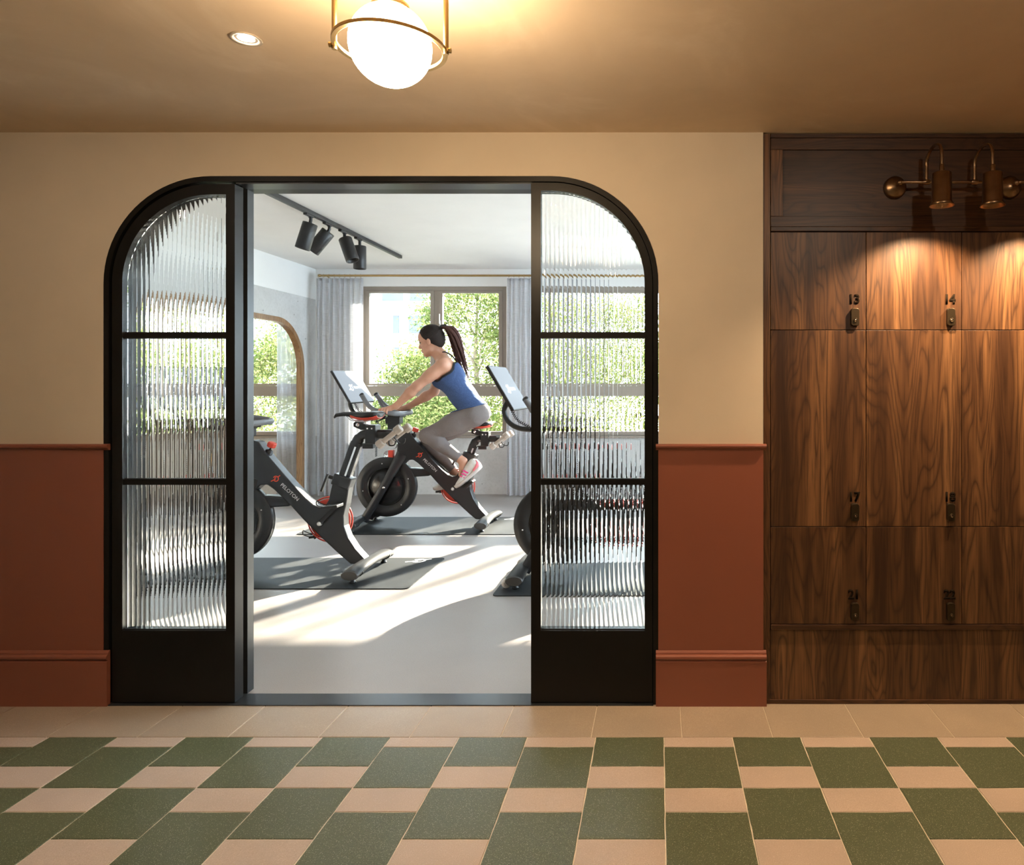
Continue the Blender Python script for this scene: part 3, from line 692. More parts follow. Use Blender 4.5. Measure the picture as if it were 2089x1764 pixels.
# ================================================================== track light
M_CAN = plain('matt_black_can', (0.016, 0.016, 0.017), 0.45, var=0.06)
TX = X(674, 5.6) ; TX = -2.60
def ty(px): return F * -TX / (VX - px)
TR = thing('track_light', 'black ceiling track with four cylinder spotlights in the gym', 'track light', (TX, 5.5, GCEIL))
m = MB(); m.box(TX - 0.018, TX + 0.018, 3.3, ty(817), GCEIL - 0.032, GCEIL - 0.001); m.build('rail', M_CAN, TR, bevel=0.002)
m = MB(); m.box(TX - 0.006, TX + 0.006, 3.35, ty(817) - 0.12, GCEIL - 0.0335, GCEIL - 0.031); m.build('slot', M_PLASTIC, TR)
M_LENS = plain('spot_reflector', (0.5, 0.5, 0.5), 0.25, 0.6)
for px, tilt, fw_ in ((634, -16, -0.05), (672, -38, -0.05), (703, 22, -0.12), (734, 0, 0.0)):
    y = ty(px); a = math.radians(tilt)
    d = Vector((math.sin(a), fw_, -math.cos(a))).normalized()
    piv = Vector((TX, y, GCEIL - 0.082))
    m = MB(); c = piv + d * 0.0
    top = c + d * 0.012
    m.lathe([(0.0, 0.0), (0.050, 0.0), (0.0525, 0.003), (0.0525, 0.197), (0.0505, 0.200), (0.047, 0.200), (0.045, 0.150)], top, d, 28)
    h = m.build('spotlight', M_CAN, TR)
    m = MB(); m.box(TX - 0.014, TX + 0.014, y - 0.085, y + 0.025, GCEIL - 0.047, GCEIL - 0.0325); m.build('adapter', M_PLASTIC, h, bevel=0.002)
    m = MB(); m.tube([(TX, y, GCEIL - 0.045), tuple(piv + Vector((0, 0, 0.012))), tuple(top + d * 0.01)], 0.012, 12); m.lathe([(0.017, -0.05), (0.017, -0.045)], (TX, y, GCEIL), (0, 0, 1), 14); m.build('stem', M_PLASTIC, h)
    m = MB(); m.lathe([(0.0, 0.150), (0.046, 0.150), (0.047, 0.154)], top, d, 24); m.build('lens', M_LENS, h)

# ================================================================== logo and mats
def ribbon(m, pts, w):
    L = []; Rr = []
    for i, p in enumerate(pts):
        a = Vector(pts[max(i - 1, 0)]); b = Vector(pts[min(i + 1, len(pts) - 1)]); t = (b - a).normalized(); n = Vector((-t.y, t.x))
        L.append(Vector(p) + n * w / 2); Rr.append(Vector(p) - n * w / 2)
    k = len(pts)
    m.add([(v.x, v.y, 0) for v in L + Rr], [(i, i + k, i + k + 1, i + 1) for i in range(k - 1)])
def logo_mesh(size):
    """open ring with an inner hook and two crank strokes, in a 2 x 2 box"""
    m = MB(); w = 0.30
    arc = lambda r, a0, a1, n=22, c=(0, 0): [(c[0] + r * math.cos(math.radians(a0 + (a1 - a0) * i / n)), c[1] + r * math.sin(math.radians(a0 + (a1 - a0) * i / n))) for i in range(n + 1)]
    ribbon(m, arc(0.85, 150, -140), w)
    ribbon(m, arc(0.36, 60, 250, 14), 0.26)
    ribbon(m, [(-1.75, -0.72), (-0.34, -0.18)], w)
    ribbon(m, [(0.70, 0.52), (1.55, 0.98)], w)
    m.V = [(x * size, y * size, z) for x, y, z in m.V]
    me = bpy.data.meshes.new('emblem'); me.from_pydata(m.V, [], m.Fc); me.update(); return me
M_RUBBER = plain('mat_rubber', (0.020, 0.023, 0.026), 0.6, spec=0.25, var=0.08, vscale=30, bump=0.08, bscale=400)
M_WHITEINK = plain('white_print', (0.80, 0.80, 0.80), 0.5, var=0.01)
def mat_thing(x0, x1, y0, y1, label, logo=True):
    root = thing('exercise_mat', label, 'mat', ((x0 + x1) / 2, (y0 + y1) / 2, 0), 'exercise mats under the bikes')
    cx, cy = (x0 + x1) / 2, (y0 + y1) / 2
    pts = [(cx + a, cy + b) for a, b in rrect(x1 - x0, y1 - y0, 0.03, 4)]
    m = MB(); n = len(pts); m.add([(x, y, 0.0005) for x, y in pts] + [(x, y, 0.0062) for x, y in pts], [list(range(n, 2 * n))] + [(i, (i + 1) % n, (i + 1) % n + n, i + n) for i in range(n)]); m.build('slab', M_RUBBER, root)
    if logo:
        place_mesh('emblem', logo_mesh(0.048), M_WHITEINK, root, Vector((x1 - 0.16, y1 - 0.085, 0.0068)) - wloc(root), (1, 0, 0), (0, 1, 0))
    return root
mx1 = X(832, YF(1202))
mat_thing(mx1 - 1.83, mx1, YF(1202), YF(1139), 'dark rubber mat under the riderless bike at left')
bx1 = -1.17; mat_thing(bx1 - 1.83, bx1, YF(1091), YF(1055.5), 'dark rubber mat under the bike being ridden')
tx0 = X(1003.5, YF(1216.5)); mat_thing(tx0, tx0 + 1.83, YF(1216.5), YF(1149), 'dark rubber mat under the bike at the right leaf')

# dark cabinet beyond the opening
cb = thing('storage_cabinet', 'dark brown cabinet standing beyond the rounded opening', 'cabinet', (-4.85, 6.5, 0))
M_DKW = wood('dark_stained_wood', 2, (0.020, 0.011, 0.008), (0.036, 0.019, 0.013), (0.055, 0.029, 0.019), 0.4)
MB().box(-5.05, -4.66, 6.33, 6.75, 0.06, Z(858, 6.31)).build('body', M_DKW, cb, bevel=0.004)
MB().box(-5.03, -4.68, 6.31, 6.329, 0.08, Z(858, 6.31) - 0.02).build('door', M_DKW, cb, bevel=0.003)
MB().box(-5.03, -4.68, 6.36, 6.73, 0.0, 0.06).build('plinth', M_PLASTIC, cb)
m = MB(); m.tube([(-4.72, 6.30, 0.45), (-4.72, 6.285, 0.46), (-4.72, 6.285, 0.58), (-4.72, 6.30, 0.59)], 0.005, 8); m.build('handle', M_BRASS, cb)

# ================================================================== outdoors
struct(MB().box(-60, 60, BWY + 0.25, 90, -0.7, -0.5).build('ground', plain('sun_bounce_paving', (0.55, 0.53, 0.49), 0.9, var=0.1, vscale=3)), 'outside ground made pale to bounce sunlight into the gym', 'ground')  # made-up pale paving, there to bounce sun onto the gym ceiling
def leafmat(name, a, b, c):
    t = NT(name); t.t.nodes.remove(t.b)
    gi = t.n('ShaderNodeNewGeometry'); col = t.ramp(gi.outputs['Random Per Island'], [(0.0, a), (0.5, b), (1.0, c)])
    d = t.n('ShaderNodeBsdfDiffuse'); tl = t.n('ShaderNodeBsdfTranslucent'); mx = t.n('ShaderNodeMixShader'); mx.inputs[0].default_value = 0.5
    t.l(col, d.inputs[0]); t.l(col, tl.inputs[0]); t.l(d.outputs[0], mx.inputs[1]); t.l(tl.outputs[0], mx.inputs[2]); t.l(mx.outputs[0], t.out.inputs[0]); return t.m
M_LEAF = leafmat('spring_leaves', (0.050, 0.078, 0.020), (0.135, 0.162, 0.048), (0.32, 0.305, 0.125))
M_BARK = plain('pale_bark', (0.20, 0.16, 0.11), 0.9, var=0.25, vscale=12)
def leaves(name, centers, mat, parent, size=(0.04, 0.08)):
    n = len(centers); c = np.asarray(centers)
    d1 = rng.normal(size=(n, 3)); d1 /= np.linalg.norm(d1, axis=1)[:, None]; d2 = np.cross(d1, rng.normal(size=(n, 3))); d2 /= np.linalg.norm(d2, axis=1)[:, None]
    L = rng.uniform(size[0], size[1], n)[:, None]; W = L * 0.42
    V = np.stack([c - d1 * L * 0.5, c + d2 * W * 0.5, c + d1 * L * 0.5, c - d2 * W * 0.5], 1).reshape(-1, 3)
    org = np.array(wloc(parent)); V = V - org
    me = bpy.data.meshes.new(name); me.vertices.add(4 * n); me.vertices.foreach_set('co', V.astype(np.float32).ravel())
    me.loops.add(4 * n); me.loops.foreach_set('vertex_index', np.arange(4 * n, dtype=np.int32)); me.polygons.add(n)
    me.polygons.foreach_set('loop_start', np.arange(0, 4 * n, 4, dtype=np.int32)); me.polygons.foreach_set('loop_total', np.full(n, 4, dtype=np.int32))
    me.update(); me.validate(); me.materials.append(mat)
    o = bpy.data.objects.new(name, me); COL.objects.link(o); o.parent = parent; return o
def tree(x, y, h, r, nl, label, seed, low=0.0, cat='tree', clumps=46, tr=1.0):
    rr = np.random.default_rng(seed); z0 = -0.5
    root = thing('tree' if cat == 'tree' else 'shrub', label, cat, (x, y, z0), 'greenery outside the windows')
    cl = []
    for i in range(clumps):
        zz = rr.uniform(low, h - 0.15); lim = r * (1.0 - 0.55 * max(0, (zz - h * 0.55) / (h * 0.45)) ** 1.5)
        a = rr.uniform(0, 2 * math.pi); q = lim * math.sqrt(rr.uniform(0, 1)); cl.append((x + q * math.cos(a), y + 0.7 * q * math.sin(a), zz))
    cl = np.array(cl); pick = rr.integers(0, clumps, nl); sp = rr.uniform(0.13, 0.30, clumps)
    pts = cl[pick] + rr.normal(size=(nl, 3)) * sp[pick][:, None] * np.array([1, 1, 0.9])
    pts = pts[pts[:, 2] > z0 + 0.03]
    leaves('crown', pts, M_LEAF, root)
    m = MB(); m.tube([(x, y, z0), (x + 0.04, y, z0 + (h - z0) * 0.35), (x - 0.03, y + 0.03, z0 + (h - z0) * 0.6), (x + 0.02, y, h - 0.3)], [0.06 * tr, 0.05 * tr, 0.035 * tr, 0.012 * tr], 8)
    for i in range(0, clumps, 3):
        q = Vector(cl[i]); zb = max(z0 + 0.2, q.z - 0.7)
        m.tube([(x, y, zb), ((x + q.x) / 2, (y + q.y) / 2, (zb + q.z) / 2 + 0.08), tuple(q)], [0.022, 0.014, 0.005], 6)
    m.build('trunk', M_BARK, root); return root
tree(-3.05, 11.6, 3.15, 0.95, 28500, 'bright leafy tree behind the right window pane', 1)
tree(-4.05, 11.9, 1.95, 0.60, 17100, 'shorter leafy tree beside the cyclist in the left window pane', 2)
tree(-2.0, 12.4, 3.3, 0.9, 22800, 'leafy tree hidden behind the right curtain', 3)
tree(-0.55, 11.7, 3.0, 0.9, 22800, 'leafy tree outside the window behind the right leaf', 4)
tree(0.75, 12.0, 3.0, 0.8, 11000, 'leafy tree at the right end of the row outside', 5, clumps=30)
tree(2.3, 12.6, 3.5, 0.9, 4000, 'sparse tall tree farthest right outside', 6, clumps=24)
tree(-6.9, 11.6, 3.1, 1.0, 28500, 'leafy tree seen through the rounded opening', 7)
tree(-8.4, 11.8, 3.2, 0.95, 24700, 'leafy tree outside at the far left', 8)
tree(-5.05, 11.3, 0.95, 0.75, 19000, 'low shrub below the transom of the left pane', 9, cat='shrub')
tree(-3.3, 10.9, 0.95, 0.85, 19000, 'low shrub behind the handlebars and thigh', 10, cat='shrub')

tree(2.55, 12.2, 5.2, 0.6, 1500, 'slender bare tree outside past the right leaf', 22, low=2.8, clumps=9, tr=1.5)
M_BLD = plain('white_render', (0.62, 0.63, 0.64), 0.8, var=0.02)
M_BWIN = plain('blue_grey_glazing', (0.088, 0.094, 0.104), 0.95, spec=0.0, var=0.1, vscale=1)
BD = thing('apartment_building', 'pale apartment building with blue grey windows outside the left pane', 'building', (-9.4, 22.0, -0.5))
MB().box(-16, -6.9, 22.0, 30, -0.5, 9.0).build('wall', M_BLD, BD)
def bwin(pa, pb, ya, yb):
    xa, xb, za, zb = X(pa, 22), X(pb, 22), Z(yb, 22), Z(ya, 22)
    w = MB().box(xa, xb, 21.93, 22.0, za, zb).build('window', M_BLD, BD)
    MB().box(xa + 0.06, xb - 0.06, 21.90, 21.93, za + 0.06, zb - 0.06).build('window_pane', M_BWIN, w)
for pa, pb in ((778, 828), (834, 880)): bwin(pa, pb, 560, 618)
for pa, pb in ((800, 820), (832, 872)):
    for ya, yb in ((640, 684), (705, 742), (765, 800)): bwin(pa, pb, ya, yb)
for ya in (624, 690, 752): MB().box(X(770, 22), -6.9, 21.6, 22.0, Z(ya + 8, 22), Z(ya, 22)).build('balcony_slab', M_BLD, BD)

# ================================================================== exercise bikes
BMY, BMX = 6.06, (870 - VX) * 6.06 / F                 # mid-plane depth and root x of the ridden bike
def bk(px, py, yo=0.0):                                  # photo point on the ridden bike -> bike coordinates
    Y = BMY + yo; return Vector(((px - VX) * Y / F - BMX, yo, CZ - (py - VY) * Y / F))
M_FRAME = plain('satin_charcoal', (0.020, 0.021, 0.023), 0.34, var=0.05, vscale=10)
M_FRAME2 = plain('gloss_black', (0.010, 0.010, 0.011), 0.16, var=0.03)
M_GRIP = plain('grey_grip_rubber', (0.15, 0.155, 0.165), 0.45, var=0.05)
M_RED = plain('coral_red', (0.72, 0.075, 0.045), 0.38, var=0.03)
M_CHROME = plain('chrome', (0.75, 0.75, 0.76), 0.15, 1.0, var=0.01)
M_WHITEP = plain('white_plastic', (0.72, 0.72, 0.72), 0.35, var=0.02)
M_TAN = plain('tan_coating', (0.42, 0.355, 0.30), 0.5, var=0.03)
M_SADDLE = plain('black_vinyl', (0.013, 0.013, 0.015), 0.45, var=0.05, bump=0.05, bscale=300)
M_FOOT = plain('charcoal_foot', (0.024, 0.024, 0.024), 0.5, var=0.04, spec=0.22)
M_CAP = plain('foot_end_cap', (0.06, 0.058, 0.055), 0.5, var=0.03)
M_REDINK = plain('orange_red_print', (0.85, 0.09, 0.035), 0.5, var=0.01)
def screen_mat():
    t = NT('lit_screen'); t.set(Base_Color=(0.02, 0.022, 0.025), Roughness=0.55); t.b.inputs['Specular IOR Level'].default_value = 0.15
    t.b.inputs['Emission Color'].default_value = (0.45, 0.50, 0.57, 1); t.b.inputs['Emission Strength'].default_value = 0.42; return t.m
M_SCREEN = screen_mat()
def screen_ink():
    t = NT('screen_lettering'); t.set(Base_Color=(0.8, 0.8, 0.8), Roughness=0.2); t.b.inputs['Emission Color'].default_value = (0.95, 0.96, 1.0, 1); t.b.inputs['Emission Strength'].default_value = 0.45; return t.m
M_SINK = screen_ink()
def clear_mat():
    t = NT('clear_plastic'); t.t.nodes.remove(t.b)
    tr = t.n('ShaderNodeBsdfTransparent'); tr.inputs[0].default_value = (0.90, 0.92, 0.93, 1); gl = t.n('ShaderNodeBsdfGlossy'); gl.inputs['Roughness'].default_value = 0.05
    lw = t.n('ShaderNodeLayerWeight'); lw.inputs[0].default_value = 0.35; mx = t.n('ShaderNodeMixShader'); t.l(lw.outputs['Facing'], mx.inputs[0]); t.l(tr.outputs[0], mx.inputs[1]); t.l(gl.outputs[0], mx.inputs[2]); t.l(mx.outputs[0], t.out.inputs[0]); return t.m
M_CLEAR = clear_mat()

def smooth_path(pts, k=6):
    """Catmull-Rom through the points"""
    P_ = [Vector(p) for p in pts]; out = []
    for i in range(len(P_) - 1):
        a, b, c, d = P_[max(i - 1, 0)], P_[i], P_[i + 1], P_[min(i + 2, len(P_) - 1)]
        for j in range(k):
            t = j / k; out.append(0.5 * ((2 * b) + (c - a) * t + (2 * a - 5 * b + 4 * c - d) * t * t + (3 * b - a - 3 * c + d) * t ** 3))
    out.append(P_[-1]); return out
TXT = text_mesh('PELOTON', 0.034)
CRK = Vector((0.249, 0, 0.338))
BEAM = [(-0.236, 0.835), (-0.205, 0.880), (-0.160, 0.868), (-0.118, 0.800), (-0.075, 0.748), (0.053, 0.600), (0.150, 0.498), (0.200, 0.455), (0.240, 0.440), (0.272, 0.447), (0.297, 0.490), (0.322, 0.600), (0.432, 0.590), (0.424, 0.540), (0.412, 0.458), (0.394, 0.384), (0.397, 0.319), (0.424, 0.244), (0.471, 0.170), (0.545, 0.088), (0.545, 0.070), (0.440, 0.070), (0.378, 0.123), (0.257, 0.235), (0.127, 0.365), (0.043, 0.458), (-0.060, 0.556), (-0.105, 0.588), (-0.150, 0.584), (-0.195, 0.545), (-0.262, 0.560), (-0.245, 0.650)]
def oval(c, y, a, b, n=18):
    return [(c[0] + a * math.cos(2 * math.pi * k / n), y, c[1] + b * math.sin(2 * math.pi * k / n)) for k in range(n)]
def bike(root_loc, label, crank_deg, drop=0.0):
    root = thing('exercise_bike', label, 'exercise bike', root_loc, 'black indoor exercise bikes')
    def B(m, name, mat, parent=None, bevel=0, seg=2): return m.build(name, mat, parent or root, local=True, bevel=bevel, seg=seg)
    fr_ = B(MB().prism(BEAM, -0.042, 0.042), 'main_frame', M_FRAME, bevel=0.011, seg=3)
    # emblem and lettering on the near side of the beam
    d = Vector((0.110, 0, -0.103)).normalized(); u = Vector((0.103, 0, 0.110)).normalized()
    place_mesh('emblem', logo_mesh(0.0195), M_REDINK, fr_, (-0.045, -0.0428, 0.628), (1, 0, 0.1), (-0.1, 0, 1))
    place_mesh('lettering', TXT, M_WHITEINK, fr_, (0.045, -0.0428, 0.540), d, u)
    for s in (-1, 1):                                       # fork legs straddle the flywheel
        y = s * 0.058
        ra = []
        for f in [i / 12 for i in range(13)]:
            x = -0.200 - 0.325 * f ** 1.08; z = 0.640 - 0.578 * f; w = 0.050 + 0.022 * (1 - min(1, f * 3)) ; t = Vector((-0.49, 0, -0.87)); nx = Vector((0.87, 0, -0.49))
            yy = s * (0.030 + 0.028 * min(1, f * 3.5))
            ra.append([Vector((x, yy, z)) + nx * w * 0.72 * math.cos(a) + Vector((0, 1, 0)) * 0.021 * math.sin(a) for a in [2 * math.pi * k / 16 for k in range(16)]])
        B(MB().loft(ra), 'fork_leg', M_FRAME)
        B(MB().lathe([(0.0, 0.0), (0.011, 0.0), (0.011, 0.006), (0.0, 0.0075)], (-0.343, s * 0.0775, 0.350), (0, s, 0), 16), 'axle_bolt', M_CHROME)
    # flywheel
    c = (-0.343, 0, 0.350)
    m = MB(); m.lathe([(0.0, -0.012), (0.165, -0.012), (0.172, -0.016), (0.180, -0.026), (0.255, -0.026), (0.261, -0.020), (0.261, 0.020), (0.255, 0.026), (0.180, 0.026), (0.172, 0.016), (0.165, 0.012), (0.0, 0.012)], c, (0, 1, 0), 56)
    fw_ = B(m, 'flywheel', M_FRAME)
    m = MB(); m.lathe([(0.0, -0.0135), (0.110, -0.0135), (0.112, -0.0125), (0.158, -0.0125), (0.164, -0.0140), (0.166, -0.0122)], c, (0, 1, 0), 56); B(m, 'flywheel_disc', M_FRAME2, fw_)
    for a in (100, 190, 310, 20):
        B(MB().sphere((c[0] + 0.205 * math.cos(math.radians(a)), -0.0265, c[2] + 0.205 * math.sin(math.radians(a))), 0.0052, 6, 0, 1, 0.4, 1), 'rivet', M_WHITEP, fw_)
    # belt cover between fork and beam
    B(MB().prism([(-0.30, 0.515), (-0.10, 0.512), (0.075, 0.498), (0.085, 0.468), (0.02, 0.442), (-0.20, 0.430), (-0.30, 0.440)], -0.02, 0.060), 'belt_cover', M_FRAME, bevel=0.010)
    # brake block with its clear guard at the head
    B(MB().box(-0.330, -0.285, -0.022, 0.022, 0.602, 0.668), 'brake_pad', M_RED, bevel=0.006)
    gpts = smooth_path([(-0.235, 0, 0.775), (-0.262, 0, 0.745), (-0.258, 0, 0.695), (-0.30, 0, 0.672), (-0.352, 0, 0.655), (-0.362, 0, 0.618), (-0.318, 0, 0.590)], 5)
    m = MB(); m.loft([[p + Vector((0, -0.034, 0)), p + Vector((0, 0.034, 0)), p + Vector((0.004, 0.034, 0.003)), p + Vector((0.004, -0.034, 0.003))] for p in gpts]); B(m, 'clear_guard', M_CLEAR)
    # feet
    for fx, nm in ((0.545, 'rear_foot'), (-0.545, 'front_foot')):
        rr_ = []
        for f in [i / 14 for i in range(15)]:
            y = -0.285 + 0.57 * f; q = abs(2 * f - 1); zc_ = 0.080 - 0.018 * q ** 2
            rr_.append(oval((fx, zc_), y, 0.046 + 0.010 * q, 0.026 + 0.005 * q))
        ft = B(MB().loft(rr_), nm, M_FOOT)
        for s in (-1, 1):
            B(MB().loft([oval((fx, 0.062), s * 0.285, 0.0555, 0.0305), oval((fx, 0.062), s * 0.288, 0.055, 0.030), oval((fx, 0.062), s * 0.297, 0.050, 0.026)]), 'end_cap', M_CAP, ft)
            B(MB().loft([oval((fx, 0.0645), s * 0.215, 0.0565, 0.0315), oval((fx, 0.0645), s * 0.220, 0.0568, 0.0318), oval((fx, 0.0645), s * 0.225, 0.0565, 0.0315)]), 'band', M_PLASTIC, ft)
            B(MB().lathe([(0.0, 0.0065), (0.020, 0.0065), (0.020, 0.016), (0.013, 0.020), (0.013, 0.040)], (fx, s * 0.245, 0), (0, 0, 1), 14), 'rubber_pad', M_PLASTIC, ft)
            if fx < 0:
                m = MB(); m.lathe([(0.012, -0.010), (0.027, -0.010), (0.029, -0.006), (0.029, 0.006), (0.027, 0.010), (0.012, 0.010)], (fx - 0.058, s * 0.235, 0.036), (0, 1, 0), 18)
                for k in range(5):
                    a = 2 * math.pi * k / 5; m.tube([(fx - 0.058, s * 0.235, 0.036), (fx - 0.058 + 0.02 * math.cos(a), s * 0.235, 0.036 + 0.02 * math.sin(a))], 0.004, 6)
                B(m, 'transport_wheel', M_WHITEP, ft)
    # crank set
    cr = math.radians(crank_deg); cv = Vector((math.cos(cr), 0, math.sin(cr)))
    m = MB(); m.tube([(CRK.x + 0.150 * math.cos(2 * math.pi * k / 40), 0.086, CRK.z + 0.150 * math.sin(2 * math.pi * k / 40)) for k in range(40)], 0.0052, 8, closed=True)
    m.lathe([(0.10, -0.004), (0.138, -0.004), (0.138, 0.004), (0.10, 0.004), (0.10, -0.004)], (CRK.x, 0.084, CRK.z), (0, 1, 0), 36)
    for k in range(5):
        a = 2 * math.pi * k / 5 + 0.4; q = Vector((math.cos(a), 0, math.sin(a))); n_ = Vector((-math.sin(a), 0, math.cos(a)))
        m.obox(CRK + Vector((0, 0.084, 0)) + q * 0.065, q, n_, (0, 1, 0), 0.042, 0.013, 0.004)
    B(m, 'chain_guard', M_RED)
    B(MB().lathe([(0.0, -0.052), (0.017, -0.052), (0.019, -0.048), (0.019, 0.10), (0.0, 0.10)], CRK, (0, 1, 0), 20), 'bottom_bracket', M_FRAME)
    B(MB().lathe([(0.0, -0.0725), (0.0135, -0.071), (0.0145, -0.066), (0.0145, -0.05)], CRK, (0, 1, 0), 20), 'crank_cap', M_WHITEP)
    for s in (-1, 1):
        y = 0.062 * s + (0.042 if s > 0 else 0); e = CRK + cv * (0.170 * -s); nrm_ = Vector((-cv.z, 0, cv.x))
        st = CRK + Vector((0, y, 0)); en = e + Vector((0, y, 0))
        arm_ = B(MB().obox((st + en) / 2, cv, nrm_, (0, 1, 0), 0.092, 0.0135, 0.007), 'crank_arm', M_PLASTIC, None, 0.003)
        pc = en + Vector((0, s * 0.058, 0))
        tlt = Vector((-0.74, 0, -0.67)) if crank_deg < 40 and s < 0 else Vector((-1, 0, -0.12)).normalized()
        n2 = Vector((-tlt.z, 0, tlt.x)) * -1
        m = MB(); m.obox(pc, tlt, n2, (0, 1, 0), 0.046, 0.0085, 0.046); m.tube([tuple(en), tuple(pc)], 0.0065, 8)
        pd = B(m, 'pedal', M_PLASTIC, None, 0.003)
        if not (crank_deg < 40):
            cage = smooth_path([pc + tlt * 0.03 + Vector((0, -0.04, 0)), pc + tlt * 0.085 + n2 * 0.02 + Vector((0, -0.03, 0)), pc + tlt * 0.10 + n2 * 0.045, pc + tlt * 0.085 + n2 * 0.02 + Vector((0, 0.03, 0)), pc + tlt * 0.03 + Vector((0, 0.04, 0))], 4)
            B(MB().tube(cage, 0.0035, 6), 'toe_cage', M_PLASTIC, pd)
    # seat tube, post, slider and saddle
    SD = Vector((-0.092 / 0.258 * drop, 0, -drop)); B0 = B
    def BS(m, *a, **k):
        m.V = [tuple(Vector(v) + SD) for v in m.V]; return B0(m, *a, **k)
    sd = Vector((0.092, 0, 0.258)).normalized(); sn = Vector((0.258, 0, -0.092)).normalized()
    pb_, pt_ = Vector((0.373, 0, 0.590)), Vector((0.466, 0, 0.858))
    col_ = B(MB().obox(pb_ + sd * 0.020, sn, (0, 1, 0), sd, 0.060, 0.046, 0.038), 'post_collar', M_FRAME, None, 0.008)
    m = MB(); m.tube([pb_ - sn * 0.055 + sd * 0.015, pb_ - sn * 0.10 + sd * 0.012], 0.012, 10); m.obox(pb_ - sn * 0.105 - sd * 0.03 + Vector((-0.012, 0, 0)), (0.35, 0, 0.94), (0, 1, 0), (-0.94, 0, 0.35), 0.062, 0.006, 0.006); B(m, 'post_lever', M_PLASTIC, col_)
    po = BS(MB().obox((pb_ + pt_) / 2, sn, (0, 1, 0), sd, 0.036, 0.026, 0.150), 'seat_post', M_FRAME, None, 0.006)
    BS(MB().obox((pb_ + pt_) / 2 + sd * 0.015 + sn * 0.008 + Vector((0, -0.0265, 0)), sn, (0, 1, 0), sd, 0.006, 0.0012, 0.105), 'height_scale', M_CHROME, po)
    BS(MB().obox((pb_ + pt_) / 2 + sd * 0.01 + sn * 0.037, sn, (0, 1, 0), sd, 0.0015, 0.018, 0.118), 'rear_strip', M_CHROME, po)
    el = smooth_path([pt_ - sd * 0.02, pt_ + sd * 0.020, (0.500, 0, 0.908), (0.540, 0, 0.916), (0.600, 0, 0.916), (0.700, 0, 0.916)], 5)
    m = MB(); m.tube(el, [0.036] * 8 + [0.030] * (len(el) - 8), 14, flat=0.82, up=(0, 1, 0)); BS(m, 'seat_arm', M_FRAME)
    cl = BS(MB().box(0.536, 0.606, -0.045, 0.045, 0.853, 0.978), 'slider_clamp', M_PLASTIC, None, 0.005)
    m = MB(); m.obox((0.545, 0, 0.838), (1, 0, 0), (0, 1, 0), (0, 0, 1), 0.036, 0.022, 0.016); m.obox((0.505, -0.01, 0.850), (1, 0, 0.1), (0, 1, 0), (-0.1, 0, 1), 0.035, 0.006, 0.006); BS(m, 'slider_lever', M_PLASTIC, cl, 0.003)
    for bx_ in (0.553, 0.582): BS(MB().sphere((bx_, -0.0455, 0.955), 0.0062, 6, 0, 1, 0.5, 1), 'clamp_bolt', M_CHROME, cl)
    m = MB(); m.prism([(0.448, 0.965), (0.500, 0.944), (0.562, 0.944), (0.562, 0.978), (0.512, 0.985), (0.500, 1.005), (0.470, 1.008), (0.448, 0.990)], -0.018, 0.018); BS(m, 'saddle_clamp', M_PLASTIC, None, 0.005)
    BS(MB().lathe([(0.0, -0.024), (0.012, -0.023), (0.013, -0.019), (0.013, 0.024)], (0.478, 0, 0.978), (0, 1, 0), 14), 'saddle_bolt', M_CHROME)
    sec = [(0.318, 1.030, 0.012, 0.010), (0.330, 1.044, 0.019, 0.013), (0.38, 1.051, 0.022, 0.015), (0.43, 1.050, 0.028, 0.018), (0.48, 1.044, 0.048, 0.026), (0.53, 1.042, 0.080, 0.031), (0.575, 1.044, 0.098, 0.031), (0.605, 1.046, 0.094, 0.028), (0.622, 1.044, 0.070, 0.018), (0.627, 1.042, 0.030, 0.008)]
    rg = []
    for x, z, w, h in sec:
        ring = []
        for k in range(20):
            a = 2 * math.pi * k / 20; yy = w * math.cos(a); zz = h * math.sin(a); zz *= 0.75 if zz > 0 else 1.0 + 0.5 * abs(math.cos(a))
            ring.append((x, yy, z + zz + 0.010 * abs(math.cos(a)) ** 2 * (1 if x > 0.47 else 0)))
        rg.append(ring)
    sdl = BS(MB().loft(rg), 'saddle', M_SADDLE)
    rg2 = [[(x, y * 0.99, zc2 - 0.0) for (x, y, zc2) in [(p[0], p[1], min(p[2], 1.030 - 0.10 * max(0, 0.60 - p[0])) - 0.012) for p in ring]] for ring in rg[4:]]
    rim = []
    for x, z, w, h in sec[3:9]:
        zb = z - h * 0.95 - (0.0 if x > 0.5 else 0.004)
        rim.append([(x, (w * 0.97) * math.cos(2 * math.pi * k / 20), zb + 0.0075 * math.sin(2 * math.pi * k / 20) + 0.014 * math.cos(2 * math.pi * k / 20) ** 2) for k in range(20)])
    BS(MB().loft(rim), 'saddle_base', M_RED, sdl)
    for s in (-1, 1): BS(MB().tube(smooth_path([(0.40, s * 0.018, 1.035), (0.44, s * 0.022, 1.008), (0.52, s * 0.024, 1.000), (0.58, s * 0.03, 1.012)], 4), 0.0035, 6), 'saddle_rail', M_CHROME, sdl)
    # weight holder behind the saddle
    m = MB()
    for s in (-1, 1): m.tube(smooth_path([(0.69, s * 0.030, 0.905), (0.70, s * 0.060, 0.875), (0.715, s * 0.085, 0.850), (0.745, s * 0.085, 0.852), (0.752, s * 0.085, 0.880)], 4), 0.0045, 6)
    m.box(0.672, 0.706, -0.05, 0.05, 0.896, 0.934); BS(m, 'weight_holder', M_PLASTIC)
    # handlebar post and bars
    m = MB(); m.box(-0.330, -0.235, -0.034, 0.034, 0.83, 0.905); m.box(-0.345, -0.220, -0.046, 0.046, 0.900, 0.962); hp = B(m, 'handlebar_post', M_FRAME, None, 0.008)
    m = MB(); m.box(-0.315, -0.205, -0.075, 0.075, 0.958, 0.982); B(m, 'bar_mount', M_PLASTIC, hp, 0.006)
